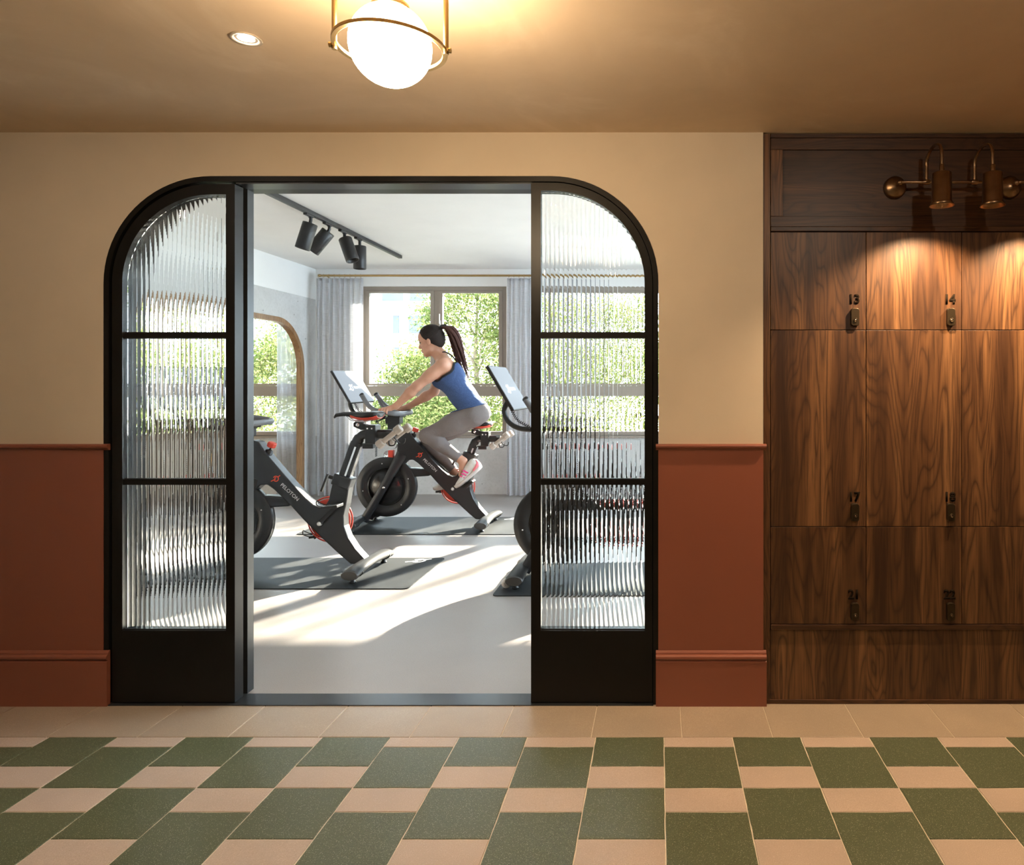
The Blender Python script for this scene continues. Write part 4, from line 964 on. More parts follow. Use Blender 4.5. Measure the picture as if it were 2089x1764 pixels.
    m = MB(); m.tube([(-0.36, -0.02, 0.945), (-0.43, -0.035, 0.915)], 0.006, 8); m.tube([(-0.36, -0.02, 0.952), (-0.395, -0.024, 0.955)], 0.012, 8); B(m, 'height_lever', M_PLASTIC, hp)
    near = [(-0.505, -0.150, 1.158), (-0.470, -0.156, 1.105), (-0.430, -0.166, 1.055), (-0.385, -0.180, 1.028), (-0.324, -0.200, 1.014), (-0.255, -0.210, 1.002), (-0.210, -0.195, 0.994), (-0.188, -0.140, 0.990), (-0.182, -0.070, 0.990), (-0.180, 0.0, 0.990)]
    path = smooth_path(near + [(x, -y, z) for x, y, z in near[-2::-1]], 4)
    hb = B(MB().tube(path, 0.0195, 14), 'handlebar', M_GRIP)
    for s in (-1, 1):
        pad = smooth_path([(-0.475, s * 0.150, 1.100), (-0.440, s * 0.135, 1.050), (-0.380, s * 0.120, 1.018), (-0.310, s * 0.105, 0.998), (-0.250, s * 0.095, 0.988)], 4)
        B(MB().tube(pad, 0.0145, 12), 'inner_grip', M_GRIP, hb)
        e = path[0] if s < 0 else path[-1]; dv = Vector((-0.036, 0, 0.052)).normalized()
        B(MB().lathe([(0.0, 0.008), (0.013, 0.007), (0.0202, 0.0), (0.0202, -0.012)], e, dv, 14), 'bar_end', M_PLASTIC, hb)
    # touch screen on its curved arm
    t_ = Vector((-0.712, 0, 1.361)); b_ = Vector((-0.552, 0, 1.087)); up_ = (t_ - b_).normalized(); nr = Vector((up_.z, 0, -up_.x)); ctr = (t_ + b_) / 2; hh = (t_ - b_).length / 2
    scr = B(MB().obox(ctr - nr * 0.010, nr, (0, 1, 0), up_, 0.010, 0.245, hh), 'screen', M_PLASTIC, None, 0.004)
    m = MB(); m.obox(ctr + nr * 0.0006, nr, (0, 1, 0), up_, 0.0006, 0.236, hh - 0.008); B(m, 'display', M_SCREEN, scr)
    o_ = ctr + nr * 0.0018
    place_mesh('lettering', TXT, M_SINK, scr, o_ + Vector((0, 0.055, 0)) - up_ * 0.012, (0, 1, 0), up_)
    place_mesh('emblem', logo_mesh(0.032), M_SINK, scr, o_ + Vector((0, -0.075, 0)) - up_ * 0.012, (0, 1, 0), up_)
    ap = smooth_path([ctr - nr * 0.02 - up_ * 0.03, ctr - nr * 0.055 - up_ * 0.07, (-0.668, 0, 1.075), (-0.640, 0, 1.005), (-0.570, 0, 0.962), (-0.470, 0, 0.955), (-0.39, 0, 0.962), (-0.33, 0, 0.940)], 6)
    B(MB().tube(ap, 0.0165, 12), 'screen_arm', M_PLASTIC)
    cp = smooth_path([(-0.622, -0.03, 1.100), (-0.575, -0.04, 1.020), (-0.500, -0.045, 0.975), (-0.415, -0.048, 0.930), (-0.398, -0.045, 0.850), (-0.420, -0.040, 0.730), (-0.428, -0.030, 0.615)], 10)
    coil = []; L = 0.0; N_ = 52
    tot = sum((cp[i + 1] - cp[i]).length for i in range(len(cp) - 1)); turns = 46; steps = turns * 8
    acc = [0.0]
    for i in range(len(cp) - 1): acc.append(acc[-1] + (cp[i + 1] - cp[i]).length)
    j = 0
    for q in range(steps + 1):
        s_ = tot * q / steps
        while j < len(cp) - 2 and acc[j + 1] < s_: j += 1
        f = (s_ - acc[j]) / max(1e-6, acc[j + 1] - acc[j]); pnt = cp[j].lerp(cp[j + 1], f); tg = (cp[j + 1] - cp[j]).normalized()
        n1 = Vector((0, 1, 0)); n2_ = tg.cross(n1).normalized(); a = 2 * math.pi * q / 8
        coil.append(pnt + n1 * 0.0085 * math.cos(a) + n2_ * 0.0085 * math.sin(a))
    B(MB().tube(coil, 0.0026, 5), 'coiled_cable', M_PLASTIC)
    # resistance knob
    kd = Vector((0.34, 0, 0.94)); kb = Vector((-0.112, 0, 0.800))
    m = MB(); m.tube([kb - kd * 0.03, kb + kd * 0.04], 0.006, 8); m.lathe([(0.022, -0.03), (0.022, 0.010), (0.012, 0.014)], kb, kd, 14); B(m, 'knob_stem', M_PLASTIC)
    m = MB(); kx = Vector((0.94, 0, -0.34)); m.lathe([(0.0, 0.030), (0.022, 0.031), (0.028, 0.036), (0.029, 0.058), (0.025, 0.066), (0.0, 0.068)], kb, kd, 8, 0, False); B(m, 'resistance_knob', M_RED, None, 0.003)
    return root
b_ridden = bike((BMX, BMY, 0), 'black exercise bike ridden by the woman in the blue top', 17, 0.148)
b_left = bike((-2.456, 4.57, 0), 'riderless black exercise bike beside the left door leaf', 47)
b_right = bike((-0.325, 4.45, 0), 'black exercise bike mostly hidden behind the right door leaf', 47)

def dumbbell(loc, label, d):
    root = thing('dumbbell', label, 'dumbbell', loc, 'tan dumbbells in the bike holders')
    d = Vector(d).normalized()
    m = MB(); m.lathe([(0.0165, -0.06), (0.0165, 0.06)], (0, 0, 0), d, 14); m.build('handle', M_TAN, root, local=True)
    for s in (-1, 1):
        m = MB(); m.lathe([(0.0, 0.050), (0.024, 0.050), (0.029, 0.055), (0.030, 0.088), (0.026, 0.096), (0.0, 0.097)], (0, 0, 0), d * s, 8, 0, False); m.build('weight', M_TAN, root, local=True, bevel=0.003)
for rt, nm in ((b_ridden, 'behind the rider'), (b_left, 'behind the empty saddle')):
    for s in (-1, 1):
        dumbbell(Vector(rt.location) + Vector((0.712, s * 0.085, 0.905)) + (Vector((-0.053, 0, -0.148)) if rt is b_ridden else Vector((0, 0, 0))), '%s tan dumbbell in the holder %s' % ('nearer' if s < 0 else 'farther', nm), (0.78, 0, 0.62))

# ================================================================== the cyclist
class SDF:
    """signed distance grid: primitives are blended in, then meshed with surface nets"""
    def __init__(s, lo, hi, h):
        s.lo = np.array(lo, np.float32); s.h = h; s.n = np.ceil((np.array(hi) - np.array(lo)) / h).astype(int) + 1
        s.d = np.full(s.n, 1.0, np.float32); s.best = np.full(s.n, 1.0, np.float32); s.id = np.zeros(s.n, np.int16)
    def _box(s, lo, hi):
        a = np.maximum(np.floor((np.array(lo) - s.lo) / s.h).astype(int), 0); b = np.minimum(np.ceil((np.array(hi) - s.lo) / s.h).astype(int) + 1, s.n)
        g = [s.lo[i] + s.h * np.arange(a[i], b[i], dtype=np.float32) for i in range(3)]
        return tuple(slice(a[i], b[i]) for i in range(3)), np.meshgrid(*g, indexing='ij')
    def _put(s, sl, v, k, pid):
        d = s.d[sl]
        if k > 0:
            q = np.maximum(k - np.abs(d - v), 0) / k; s.d[sl] = np.minimum(d, v) - q * q * k * 0.25
        else: s.d[sl] = np.minimum(d, v)
        b = s.best[sl]; w = v < b; s.id[sl] = np.where(w, pid, s.id[sl]); s.best[sl] = np.minimum(b, v)
    def cone(s, a, b, r1, r2, k=0.02, pid=0):
        a = np.array(a, float); b = np.array(b, float); R = max(r1, r2) + k + 0.03
        sl, (gx_, gy_, gz_) = s._box(np.minimum(a, b) - R, np.maximum(a, b) + R)
        ba = b - a; L2 = max(ba @ ba, 1e-9); t = np.clip(((gx_ - a[0]) * ba[0] + (gy_ - a[1]) * ba[1] + (gz_ - a[2]) * ba[2]) / L2, 0, 1)
        v = np.sqrt((gx_ - a[0] - t * ba[0]) ** 2 + (gy_ - a[1] - t * ba[1]) ** 2 + (gz_ - a[2] - t * ba[2]) ** 2) - (r1 + (r2 - r1) * t)
        s._put(sl, v.astype(np.float32), k, pid)
    def ell(s, c, ax, rad, k=0.02, pid=0, cut=None):
        c = np.array(c, float); A = np.array(ax, float); R = max(rad) + k + 0.03
        sl, (gx_, gy_, gz_) = s._box(c - R, c + R)
        u = [(gx_ - c[0]) * A[i][0] + (gy_ - c[1]) * A[i][1] + (gz_ - c[2]) * A[i][2] for i in range(3)]
        k0 = np.sqrt(sum((u[i] / rad[i]) ** 2 for i in range(3))); k1 = np.sqrt(sum((u[i] / rad[i] ** 2) ** 2 for i in range(3))) + 1e-9
        v = k0 * (k0 - 1) / k1
        if cut is not None: v = np.maximum(v, cut(gx_, gy_, gz_))
        s._put(sl, v.astype(np.float32), k, pid)
    def mesh(s):
        d = s.d; neg = d < 0; cor = [(i, j, k) for i in (0, 1) for j in (0, 1) for k in (0, 1)]; nx, ny, nz = s.n
        sub = lambda o: (slice(o[0], nx - 1 + o[0]), slice(o[1], ny - 1 + o[1]), slice(o[2], nz - 1 + o[2]))
        cnt = sum(neg[sub(o)].astype(np.int8) for o in cor); act = (cnt > 0) & (cnt < 8); ids = np.argwhere(act)
        acc = np.zeros((len(ids), 3)); num = np.zeros(len(ids))
        for o in cor:
            for ax in range(3):
                if o[ax]: continue
                p = list(o); p[ax] = 1
                i0 = ids + np.array(o); i1 = ids + np.array(p); a = d[tuple(i0.T)]; b = d[tuple(i1.T)]
                w = (a < 0) != (b < 0); t = np.where(w, a / np.where(w, a - b, 1), 0)
                q = np.array(o, float)[None, :].repeat(len(ids), 0); q[:, ax] = t
                acc += q * w[:, None]; num += w
        V = (ids + acc / num[:, None]) * s.h + s.lo
        lut = np.full((nx - 1, ny - 1, nz - 1), -1, np.int32); lut[act] = np.arange(len(ids)); quads = []
        for ax in range(3):
            u, v = (ax + 1) % 3, (ax + 2) % 3
            sa = [slice(1, -1)] * 3; sb = [slice(1, -1)] * 3; sa[ax] = slice(0, -1); sb[ax] = slice(1, None)
            A = neg[tuple(sa)]; Bn = neg[tuple(sb)]; e = np.argwhere(A != Bn); fl_ = A[tuple(e.T)]
            off = np.ones(3, int); off[ax] = 0; e = e + off
            def cell(du, dv):
                q = e.copy(); q[:, u] -= du; q[:, v] -= dv; return lut[tuple(q.T)]
            Q = np.stack([cell(1, 1), cell(0, 1), cell(0, 0), cell(1, 0)], 1); Q[~fl_] = Q[~fl_][:, ::-1]; quads.append(Q)
        Q = np.concatenate(quads); Q = Q[(Q >= 0).all(1)]
        return V, Q, s.id[tuple(np.round((V - s.lo) / s.h).astype(int).T)]
def np_object(name, V, Q, mats, parent, mi=None, smooth=True):
    used = np.unique(Q); mp = np.full(len(V), -1); mp[used] = np.arange(len(used)); V = V[used]; Q = mp[Q]
    me = bpy.data.meshes.new(name); me.from_pydata(V.tolist(), [], Q.tolist())
    for m_ in (mats if isinstance(mats, list) else [mats]): me.materials.append(m_)
    if mi is not None: me.polygons.foreach_set('material_index', np.asarray(mi, np.int32))
    if smooth: me.polygons.foreach_set('use_smooth', np.ones(len(Q), bool))
    me.update(); o = bpy.data.objects.new(name, me); COL.objects.link(o); o.parent = parent; return o
def vnormals(V, Q):
    n = np.zeros_like(V); a = np.cross(V[Q[:, 2]] - V[Q[:, 0]], V[Q[:, 3]] - V[Q[:, 1]])
    for k in range(4): np.add.at(n, Q[:, k], a)
    return n / (np.linalg.norm(n, axis=1)[:, None] + 1e-12)
def relax(V, Q, it=2):
    for _ in range(it):
        s_ = np.zeros_like(V); c = np.zeros(len(V))
        for k in range(4):
            for j in (1, 3): np.add.at(s_, Q[:, k], V[Q[:, (k + j) % 4]]); np.add.at(c, Q[:, k], 1)
        V = V * 0.5 + 0.5 * s_ / np.maximum(c, 1)[:, None]
    return V

def skin_mat():
    t = NT('skin'); t.set(Roughness=0.48); t.b.inputs['Subsurface Weight'].default_value = 0.12; t.b.inputs['Subsurface Radius'].default_value = (0.02, 0.008, 0.004); t.b.inputs['Subsurface Scale'].default_value = 0.3
    v = t.coord(); t.col(t.ramp(t.noise(v, 14, 4), [(0.3, (0.50, 0.255, 0.165)), (0.7, (0.58, 0.31, 0.21))])); return t.m
M_SKIN = skin_mat()
def cloth(name, a, b, sc_=(60, 60, 60), bump=0.25, bs=9.0):
    t = NT(name); t.set(Roughness=0.82); v = t.coord(); n_ = t.noise(t.coord(scale=sc_), 1.0, 5, 0.7); t.col(t.ramp(n_, [(0.35, a), (0.65, b)])); t.bump(t.noise(v, bs, 3, 0.5, 1.2), bump, 0.02); return t.m
M_TANK = cloth('heather_blue_jersey', (0.024, 0.050, 0.135), (0.060, 0.115, 0.27), (260, 90, 260), 0.45)
M_TRIM = plain('black_binding', (0.012, 0.012, 0.014), 0.7)
M_LEGG = cloth('taupe_grey_leggings', (0.155, 0.135, 0.130), (0.215, 0.19, 0.185), (400, 400, 400), 0.22, 12.0)
M_HAIR = cloth('dark_brown_hair', (0.009, 0.006, 0.0055), (0.024, 0.013, 0.010), (30, 300, 30), 0.15, 25)
M_PONY = cloth('auburn_brown_hair', (0.024, 0.010, 0.009), (0.105, 0.034, 0.024), (300, 300, 14), 0.3, 60)
M_SHOE = plain('off_white_knit', (0.66, 0.64, 0.60), 0.7, var=0.04, vscale=60, bump=0.2, bscale=400)
M_SOLE = plain('pale_foam_sole', (0.62, 0.56, 0.53), 0.7, var=0.05)
M_PINKS = plain('hot_pink_stripe', (0.80, 0.07, 0.28), 0.5)
M_PINKH = plain('coral_pink_heel', (0.86, 0.22, 0.26), 0.5)
M_EYE = plain('eye_white', (0.75, 0.72, 0.70), 0.2); M_IRIS = plain('dark_iris', (0.02, 0.012, 0.008), 0.15); M_BROW = plain('dark_brow', (0.025, 0.014, 0.010), 0.8); M_LIP = plain('lips', (0.50, 0.17, 0.14), 0.45)

PR = thing('person', 'woman with a long ponytail, blue tank top and grey leggings riding a bike', 'person', (BMX, BMY, 0))
TOR, ARM, LEG, HEAD, NECK, HAND, SHK, PEL, FOOT = 1, 2, 3, 4, 5, 6, 7, 8, 9
S_ = SDF((-0.40, -0.30, 0.24), (0.66, 0.30, 1.82), 0.0042)
J = lambda px, py, yo=0.0: np.array(bk(px, py, yo))
# torso: three tapering columns side by side
for y in (-0.062, 0.0, 0.062):
    S_.cone(J(968, 838, y * 1.0), J(944, 806, y * 0.72), 0.100, 0.088, 0.04, PEL if False else TOR)
    S_.cone(J(944, 806, y * 0.72), J(917, 769, y * 0.95), 0.088, 0.104, 0.04, TOR)
    S_.cone(J(917, 769, y * 0.95), J(907, 748, y * 1.0), 0.104, 0.072, 0.04, TOR)
for s in (-1, 1):
    S_.cone(J(896, 776, s * 0.065), J(903, 768, s * 0.06), 0.052, 0.060, 0.04, TOR)           # chest
    S_.cone(J(925, 752, s * 0.085), J(934, 774, s * 0.075), 0.050, 0.050, 0.05, TOR)          # shoulder blades
    S_.cone(J(973, 839, s * 0.072), J(980, 842, s * 0.076), 0.094, 0.084, 0.04, PEL)           # seat
    S_.cone(J(908, 742, s * 0.09), J(904, 744, s * 0.158), 0.052, 0.058, 0.04, ARM)           # shoulder
    S_.cone(J(896, 722, s * 0.012), J(907, 738, s * 0.10), 0.038, 0.042, 0.04, NECK)           # trapezius
S_.cone(J(905, 736), J(886, 708), 0.056, 0.050, 0.03, NECK)
# arms
for s, el, wr in ((-1, (851, 787), (808, 828)), (1, (886, 798), (834, 829))):
    sh = J(903, 745, s * 0.165); E = J(*el, s * 0.205); W = J(*wr, s * 0.192)
    S_.cone(sh, E, 0.056, 0.040, 0.025, ARM); m_ = sh * 0.6 + E * 0.4; S_.cone(m_, m_ + (E - sh) * 0.15, 0.050, 0.047, 0.03, ARM)
    S_.cone(E, E * 0.68 + W * 0.32, 0.041, 0.043, 0.02, ARM); S_.cone(E * 0.68 + W * 0.32, W, 0.043, 0.025, 0.02, ARM)
    # palm on the bar, four fingers over its outer side, thumb along its inner side
    wx = W[0]; pc_ = np.array((-0.272, s * 0.198, 1.030))
    if s > 0: pc_ = np.array((-0.288, s * 0.198, 1.026))
    S_.cone(W, pc_ + np.array((0.022, 0, 0.006)), 0.025, 0.024, 0.02, HAND)
    for q in (-0.012, 0.012): S_.cone(pc_ + np.array((0.025, s * q, 0.004)), pc_ + np.array((-0.030, s * q, 0.002)), 0.020, 0.016, 0.012, HAND)
    for k, (fx_, ln) in enumerate(((-0.040, 0.9), (-0.019, 1.05), (0.002, 1.0), (0.023, 0.82))):
        b0_ = pc_ + np.array((fx_, s * 0.012, 0.004)); pts = [b0_, b0_ + np.array((-0.006, s * 0.020 * ln, -0.002)), b0_ + np.array((-0.009, s * 0.032 * ln, -0.020)), b0_ + np.array((-0.008, s * 0.026 * ln, -0.042 * ln))]
        for a, b, r in zip(pts[:-1], pts[1:], (0.0105, 0.0098, 0.0088)): S_.cone(a, b, r, r * 0.93, 0.004, HAND)
    t0 = pc_ + np.array((0.018, -s * 0.016, -0.002)); t1 = t0 + np.array((-0.030, -s * 0.016, -0.010)); t2 = t1 + np.array((-0.030, s * 0.002, -0.008))
    S_.cone(t0, t1, 0.0135, 0.0115, 0.006, HAND); S_.cone(t1, t2, 0.0112, 0.0092, 0.004, HAND)
# legs
for s, kn, an in ((-1, (871, 888), (945, 941)), (1, (874, 903), (930, 964))):
    hp_ = J(966, 848, s * 0.086); K = J(*kn, s * 0.095); A_ = J(*an, s * 0.105)
    S_.cone(hp_, K, 0.096, 0.058, 0.03, LEG); q = hp_ * 0.62 + K * 0.38 + np.array((0, 0, 0.006)); S_.cone(q, q * 0.8 + K * 0.2, 0.086, 0.077, 0.04, LEG)
    S_.cone(K, K * 0.70 + A_ * 0.30 + np.array((0.010, 0, -0.002)), 0.058, 0.058, 0.025, SHK); S_.cone(K * 0.70 + A_ * 0.30 + np.array((0.008, 0, 0)), A_, 0.057, 0.033, 0.02, SHK)
    toe = J(940, 985, s * 0.115) if s < 0 else J(897, 992, s * 0.115)
    S_.cone(A_, A_ * 0.4 + toe * 0.6, 0.034, 0.028, 0.02, FOOT)
# head
HO = J(880, 694); fw3 = np.array((-0.978, 0, -0.208)); up3 = np.array((-0.208, 0, 0.978)); la3 = np.array((0, 1.0, 0)); AX = (fw3, la3, up3)
h_ = lambda f, l, u: HO + fw3 * f + la3 * l + up3 * u
S_.ell(h_(-0.004, 0, 0.028), AX, (0.102, 0.078, 0.094), 0.02, HEAD)
S_.ell(h_(0.036, 0, -0.048), AX, (0.058, 0.060, 0.082), 0.03, HEAD)
S_.ell(h_(0.062, 0, 0.040), AX, (0.040, 0.058, 0.045), 0.03, HEAD)              # forehead
S_.cone(h_(0.066, -0.010, -0.112), h_(0.066, 0.010, -0.112), 0.021, 0.021, 0.02, HEAD)  # chin
S_.cone(h_(0.014, -0.048, -0.080), h_(0.060, -0.016, -0.112), 0.022, 0.018, 0.02, HEAD); S_.cone(h_(0.014, 0.048, -0.080), h_(0.060, 0.016, -0.112), 0.022, 0.018, 0.02, HEAD)
S_.cone(h_(0.092, 0, 0.004), h_(0.114, 0, -0.044), 0.0085, 0.0105, 0.012, HEAD)           # nose
S_.cone(h_(0.103, -0.010, -0.048), h_(0.103, 0.010, -0.048), 0.0085, 0.0085, 0.006, HEAD)
for s in (-1, 1):
    S_.cone(h_(0.088, s * 0.018, 0.014), h_(0.074, s * 0.046, 0.012), 0.012, 0.010, 0.014, HEAD)   # brow
    S_.cone(h_(0.072, s * 0.036, -0.034), h_(0.050, s * 0.052, -0.032), 0.018, 0.016, 0.02, HEAD)  # cheek
    S_.ell(h_(0.002, s * 0.079, -0.018), AX, (0.017, 0.009, 0.031), 0.008, HEAD)
S_.cone(h_(0.092, -0.014, -0.072), h_(0.092, 0.014, -0.072), 0.0085, 0.0085, 0.01, HEAD); S_.cone(h_(0.089, -0.012, -0.086), h_(0.089, 0.012, -0.086), 0.0090, 0.0090, 0.008, HEAD)
V, Q, PID = S_.mesh(); V = relax(V, Q, 1); N_ = vnormals(V, Q)
np_object('body', V, Q, M_SKIN, PR)
def side(p, a, b):                                        # >0 below/right of the photo line a->b, in metres
    A_, B_ = J(*a), J(*b); d = (B_ - A_)[[0, 2]]; d = d / np.linalg.norm(d); n = np.array((d[1], -d[0])); return (p[:, [0, 2]] - A_[[0, 2]]) @ n
low_top = side(V, (893, 763), (933, 741)); low_hem = side(V, (930, 841), (997, 823))
tor = np.isin(PID, (TOR, PEL)) | ((PID == LEG) & (low_hem < 0.0))
tankv = tor & (low_top > 0) & (low_hem < 0.004)
fq = tankv[Q].all(1); Qt = Q[fq]
from mathutils.kdtree import KDTree
def boundary(Q_):
    e = np.sort(np.concatenate([Q_[:, [k, (k + 1) % 4]] for k in range(4)]), 1); u, c = np.unique(e, axis=0, return_counts=True); return u[c == 1]
def smooth_rim(V_, Q_, it=12):
    V_ = V_.copy(); be = boundary(Q_); idx = np.unique(be)
    for _ in range(it):
        s_ = np.zeros_like(V_); c = np.zeros(len(V_)); np.add.at(s_, be[:, 0], V_[be[:, 1]]); np.add.at(s_, be[:, 1], V_[be[:, 0]]); np.add.at(c, be.ravel(), 1)
        V_[idx] = 0.4 * V_[idx] + 0.6 * s_[idx] / c[idx][:, None]
    return V_
Vt = smooth_rim(V + N_ * 0.010, Qt); rim = np.unique(boundary(Qt)); rim = rim[low_hem[rim] < -0.06]
kd = KDTree(len(rim))
for i, r_ in enumerate(rim): kd.insert(Vt[r_], i)
kd.balance(); fc = Vt[Qt].mean(1); near_rim = np.array([kd.find(c)[2] < 0.017 for c in fc])
np_object('tank_top', Vt, Qt, [M_TANK, M_TRIM], PR, near_rim.astype(int)).modifiers.new('thickness', 'SOLIDIFY').thickness = 0.006
AK = {-1: (J(945, 941, -0.105), J(871, 888, -0.095)), 1: (J(930, 964, 0.105), J(874, 903, 0.095))}
lv = np.isin(PID, (LEG, PEL)) | ((PID == TOR) & (low_hem > -0.05))
for s in (-1, 1):
    a, k_ = AK[s]; t = ((V - k_) @ (a - k_)) / ((a - k_) @ (a - k_)); lv |= (PID == SHK) & (np.sign(V[:, 1]) == s) & (t < 0.90)
lv &= (low_hem > -0.05)
ql = lv[Q].all(1)
np_object('leggings', smooth_rim(V + N_ * 0.0045, Q[ql]), Q[ql], M_LEGG, PR).modifiers.new('thickness', 'SOLIDIFY').thickness = 0.004
def curve_child(name, pts, r, mat, parent=PR, n=8): return MB().tube(smooth_path(pts, 4), r, n).build(name, mat, parent, local=True)
curve_child('strap', [J(931, 743, 0.0) + np.array((0.012, 0, 0.012)), J(921, 729, 0.0) + np.array((0.006, 0, 0.012)), J(908, 719, -0.030) + np.array((0, 0, 0.006)), J(899, 722, -0.060), J(893, 733, -0.066), J(889, 752, -0.062), J(886, 764, -0.06)], 0.006, M_TRIM)
curve_child('strap', [J(931, 743, 0.0) + np.array((0.012, 0, 0.012)), J(921, 729, 0.0) + np.array((0.006, 0, 0.012)), J(908, 719, 0.030) + np.array((0, 0, 0.006)), J(899, 722, 0.060), J(893, 733, 0.066), J(889, 752, 0.062), J(886, 764, 0.06)], 0.006, M_TRIM)
# face details
for s in (-1, 1):
    e = h_(0.0805, s * 0.0365, -0.011); m = MB(); m.sphere(tuple(e), 0.0120, 8); m.sphere(tuple(e + fw3 * 0.0060 + la3 * s * 0.0035), 0.0074, 8, 1); m.build('eye', [M_EYE, M_IRIS], PR, local=True)
    curve_child('eyelid', [h_(0.0935, s * 0.026, -0.008), h_(0.0925, s * 0.0375, -0.001), h_(0.080, s * 0.0505, -0.009)], 0.0030, M_BROW, n=6)
    curve_child('eyebrow', [h_(0.1000, s * 0.013, 0.016), h_(0.0955, s * 0.034, 0.023), h_(0.077, s * 0.0555, 0.015)], 0.0036, M_BROW, n=6)
MB().tube([tuple(h_(0.094, -0.020, -0.078)), tuple(h_(0.1005, -0.008, -0.075)), tuple(h_(0.1005, 0.008, -0.075)), tuple(h_(0.094, 0.020, -0.078))], 0.0045, 8).build('lips', M_LIP, PR, local=True)
# hair
H_ = SDF(HO - 0.17, HO + 0.17, 0.004)
def cutf(a, b, c):
    f = (a - HO[0]) * fw3[0] + (c - HO[2]) * fw3[2]; u = (a - HO[0]) * up3[0] + (c - HO[2]) * up3[2]
    return np.maximum(f - (0.028 + 0.70 * u), np.maximum(-(u + 0.085), -(u + 0.045) - 0.9 * (-0.03 - f) * 1.0))
H_.ell(h_(-0.008, 0, 0.034), AX, (0.110, 0.085, 0.100), 0.0, 1, cutf)
H_.ell(h_(-0.045, 0, 0.005), AX, (0.078, 0.076, 0.092), 0.015, 1, cutf)
Vh, Qh, _i = H_.mesh(); Vh = relax(Vh, Qh, 1); hr = np_object('hair', Vh, Qh, M_HAIR, PR)
MB().tube(smooth_path([J(899, 668), J(905, 666), J(911, 668)], 3), [0.019, 0.021, 0.022, 0.022, 0.022, 0.021, 0.019], 12).build('hair_tie', M_TRIM, hr, local=True)
rp = random.Random(4)
hc = h_(-0.008, 0, 0.034); hrad = np.array((0.110, 0.085, 0.100)) ; tie = np.array([(J(902, 668) - hc) @ a for a in AX]) / hrad; tie = tie / np.linalg.norm(tie); ms = MB()
for k in range(84):                                        # hair combed back from the hairline to the tie
    th = -math.pi * 0.62 + math.pi * 1.24 * (k + rp.uniform(-0.4, 0.4)) / 83; st = np.array((0.62 * math.cos(th * 0.92) + 0.05, math.sin(th) * 0.98, 0.62 * math.cos(th))) ; st = st / np.linalg.norm(st); pts = []
    for i in range(11):
        f = i / 10; v_ = st * (1 - f) + tie * f; v_ = v_ / np.linalg.norm(v_) * (1.004 + 0.010 * math.sin(math.pi * f)); v_ = v_ * hrad; pts.append(Vector(hc + AX[0] * v_[0] + AX[1] * v_[1] + AX[2] * v_[2]))
    ms.tube(smooth_path(pts, 2), [0.0015 + 0.0032 * math.sin(math.pi * min(1, 0.08 + i / 21)) for i in range(21)], 5)
ms.build('combed_strands', M_HAIR, hr, local=True)
core = [J(906, 667), J(917, 669), J(926, 684), J(932, 704), J(938, 726), J(945, 748), J(958, 777)]; rad = [0.024, 0.042, 0.050, 0.050, 0.046, 0.036, 0.012]
m = MB()
for k in range(48):
    a = rp.uniform(0, 2 * math.pi); q = math.sqrt(rp.uniform(0.05, 1)); end = rp.uniform(0.82, 1.0)
    pts = []
    for i, (c, r) in enumerate(zip(core, rad)):
        tw = a + 0.25 * i; pts.append(Vector(c) + Vector((math.cos(tw) * r * q * 0.9, math.sin(tw) * r * q * 1.1, math.sin(tw) * r * q * 0.2)))
    pts = smooth_path(pts, 4); pts = pts[:max(8, int(len(pts) * end))]; K_ = len(pts)
    m.tube(pts, [0.010 * (1 - 0.85 * (i / (K_ - 1)) ** 2) for i in range(K_)], 6)
m.build('ponytail', M_PONY, hr, local=True)
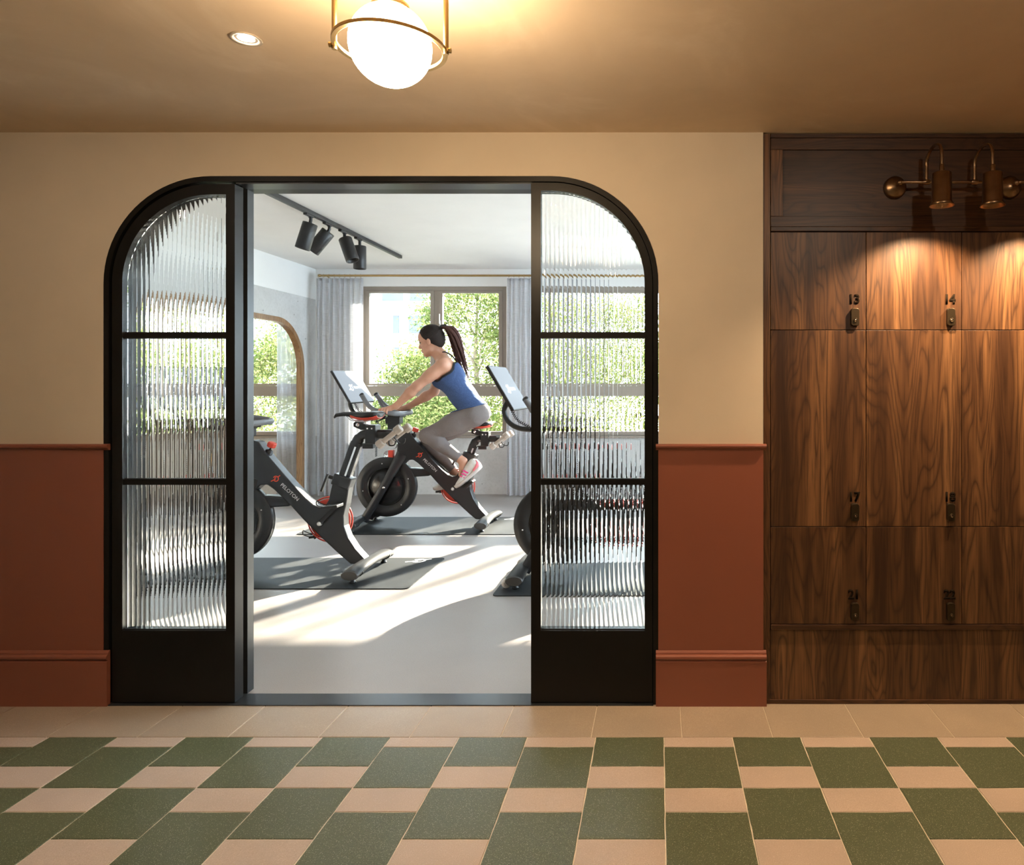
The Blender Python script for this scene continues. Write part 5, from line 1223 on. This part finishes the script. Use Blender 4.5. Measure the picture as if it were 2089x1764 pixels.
# shoes
def shoe(heel, toe_, yo, label):
    Hh, Tt = Vector(J(*heel, yo)), Vector(J(*toe_, yo)); d = (Tt - Hh).normalized(); L = (Tt - Hh).length; up_ = Vector((d.z, 0, -d.x)); up_ = up_ if up_.z > 0 else -up_; la = Vector((0, 1, 0))
    prof = [(0.00, 0.020, 0.016, 0.085), (0.03, 0.034, 0.004, 0.108), (0.12, 0.040, 0, 0.122), (0.25, 0.041, 0, 0.118), (0.38, 0.041, 0, 0.110), (0.50, 0.043, 0, 0.092), (0.64, 0.048, 0, 0.074), (0.78, 0.050, 0.003, 0.062), (0.90, 0.043, 0.008, 0.052), (0.97, 0.028, 0.014, 0.042), (1.0, 0.012, 0.020, 0.034)]
    def ring(f, w, z0, z1, n=18):
        out = []
        for k in range(n):
            a = 2 * math.pi * k / n; ca, sa = math.cos(a), math.sin(a)
            xx = math.copysign(abs(ca) ** 0.7, ca) * w * (1 - 0.18 * max(0, sa)); zz = (z0 + z1) / 2 + math.copysign(abs(sa) ** 0.8, sa) * (z1 - z0) / 2
            out.append(Hh + d * (f * L) + la * xx + up_ * zz)
        return out
    sh = MB().loft([ring(f, w, z0 + 0.016, z1) for f, w, z0, z1 in prof]).build('shoe', M_SHOE, PR, local=True)
    if label: sh['label'] = label
    MB().loft([ring(f, w + 0.005, z0, z0 + 0.030 + 0.012 * (1 - f)) for f, w, z0, z1 in prof]).build('sole', M_SOLE, sh, local=True)
    MB().loft([ring(f - 0.012, w + 0.006, z0 + 0.012, z0 + 0.046 + 0.03 * (1 - f * 4)) for f, w, z0, z1 in prof[:4]]).build('heel_counter', M_PINKH, sh, local=True)
    sg = -1 if yo < 0 else 1
    for k in range(3):
        f = 0.43 + 0.085 * k; c = Hh + d * (f * L) + la * (sg * 0.0415) + up_ * (0.068 - 0.008 * k)
        v = (up_ * 0.9 + d * 0.35).normalized(); MB().obox(c, v, d, la, 0.026 - 0.003 * k, 0.0065, 0.0035).build('stripe', M_PINKS, sh, local=True)
    for k in range(4):
        f = 0.44 + 0.06 * k; z = 0.103 - 0.010 * k
        MB().tube([Hh + d * (f * L) + la * -0.022 + up_ * (z - 0.004), Hh + d * (f * L + 0.004) + up_ * (z + 0.002), Hh + d * (f * L) + la * 0.022 + up_ * (z - 0.004)], 0.0035, 6).build('lace', M_SHOE, sh, local=True)
shoe((985, 953), (934, 999), -0.112, 'off white running shoe with three pink stripes')
shoe((940, 990), (886, 1003), 0.112, None)
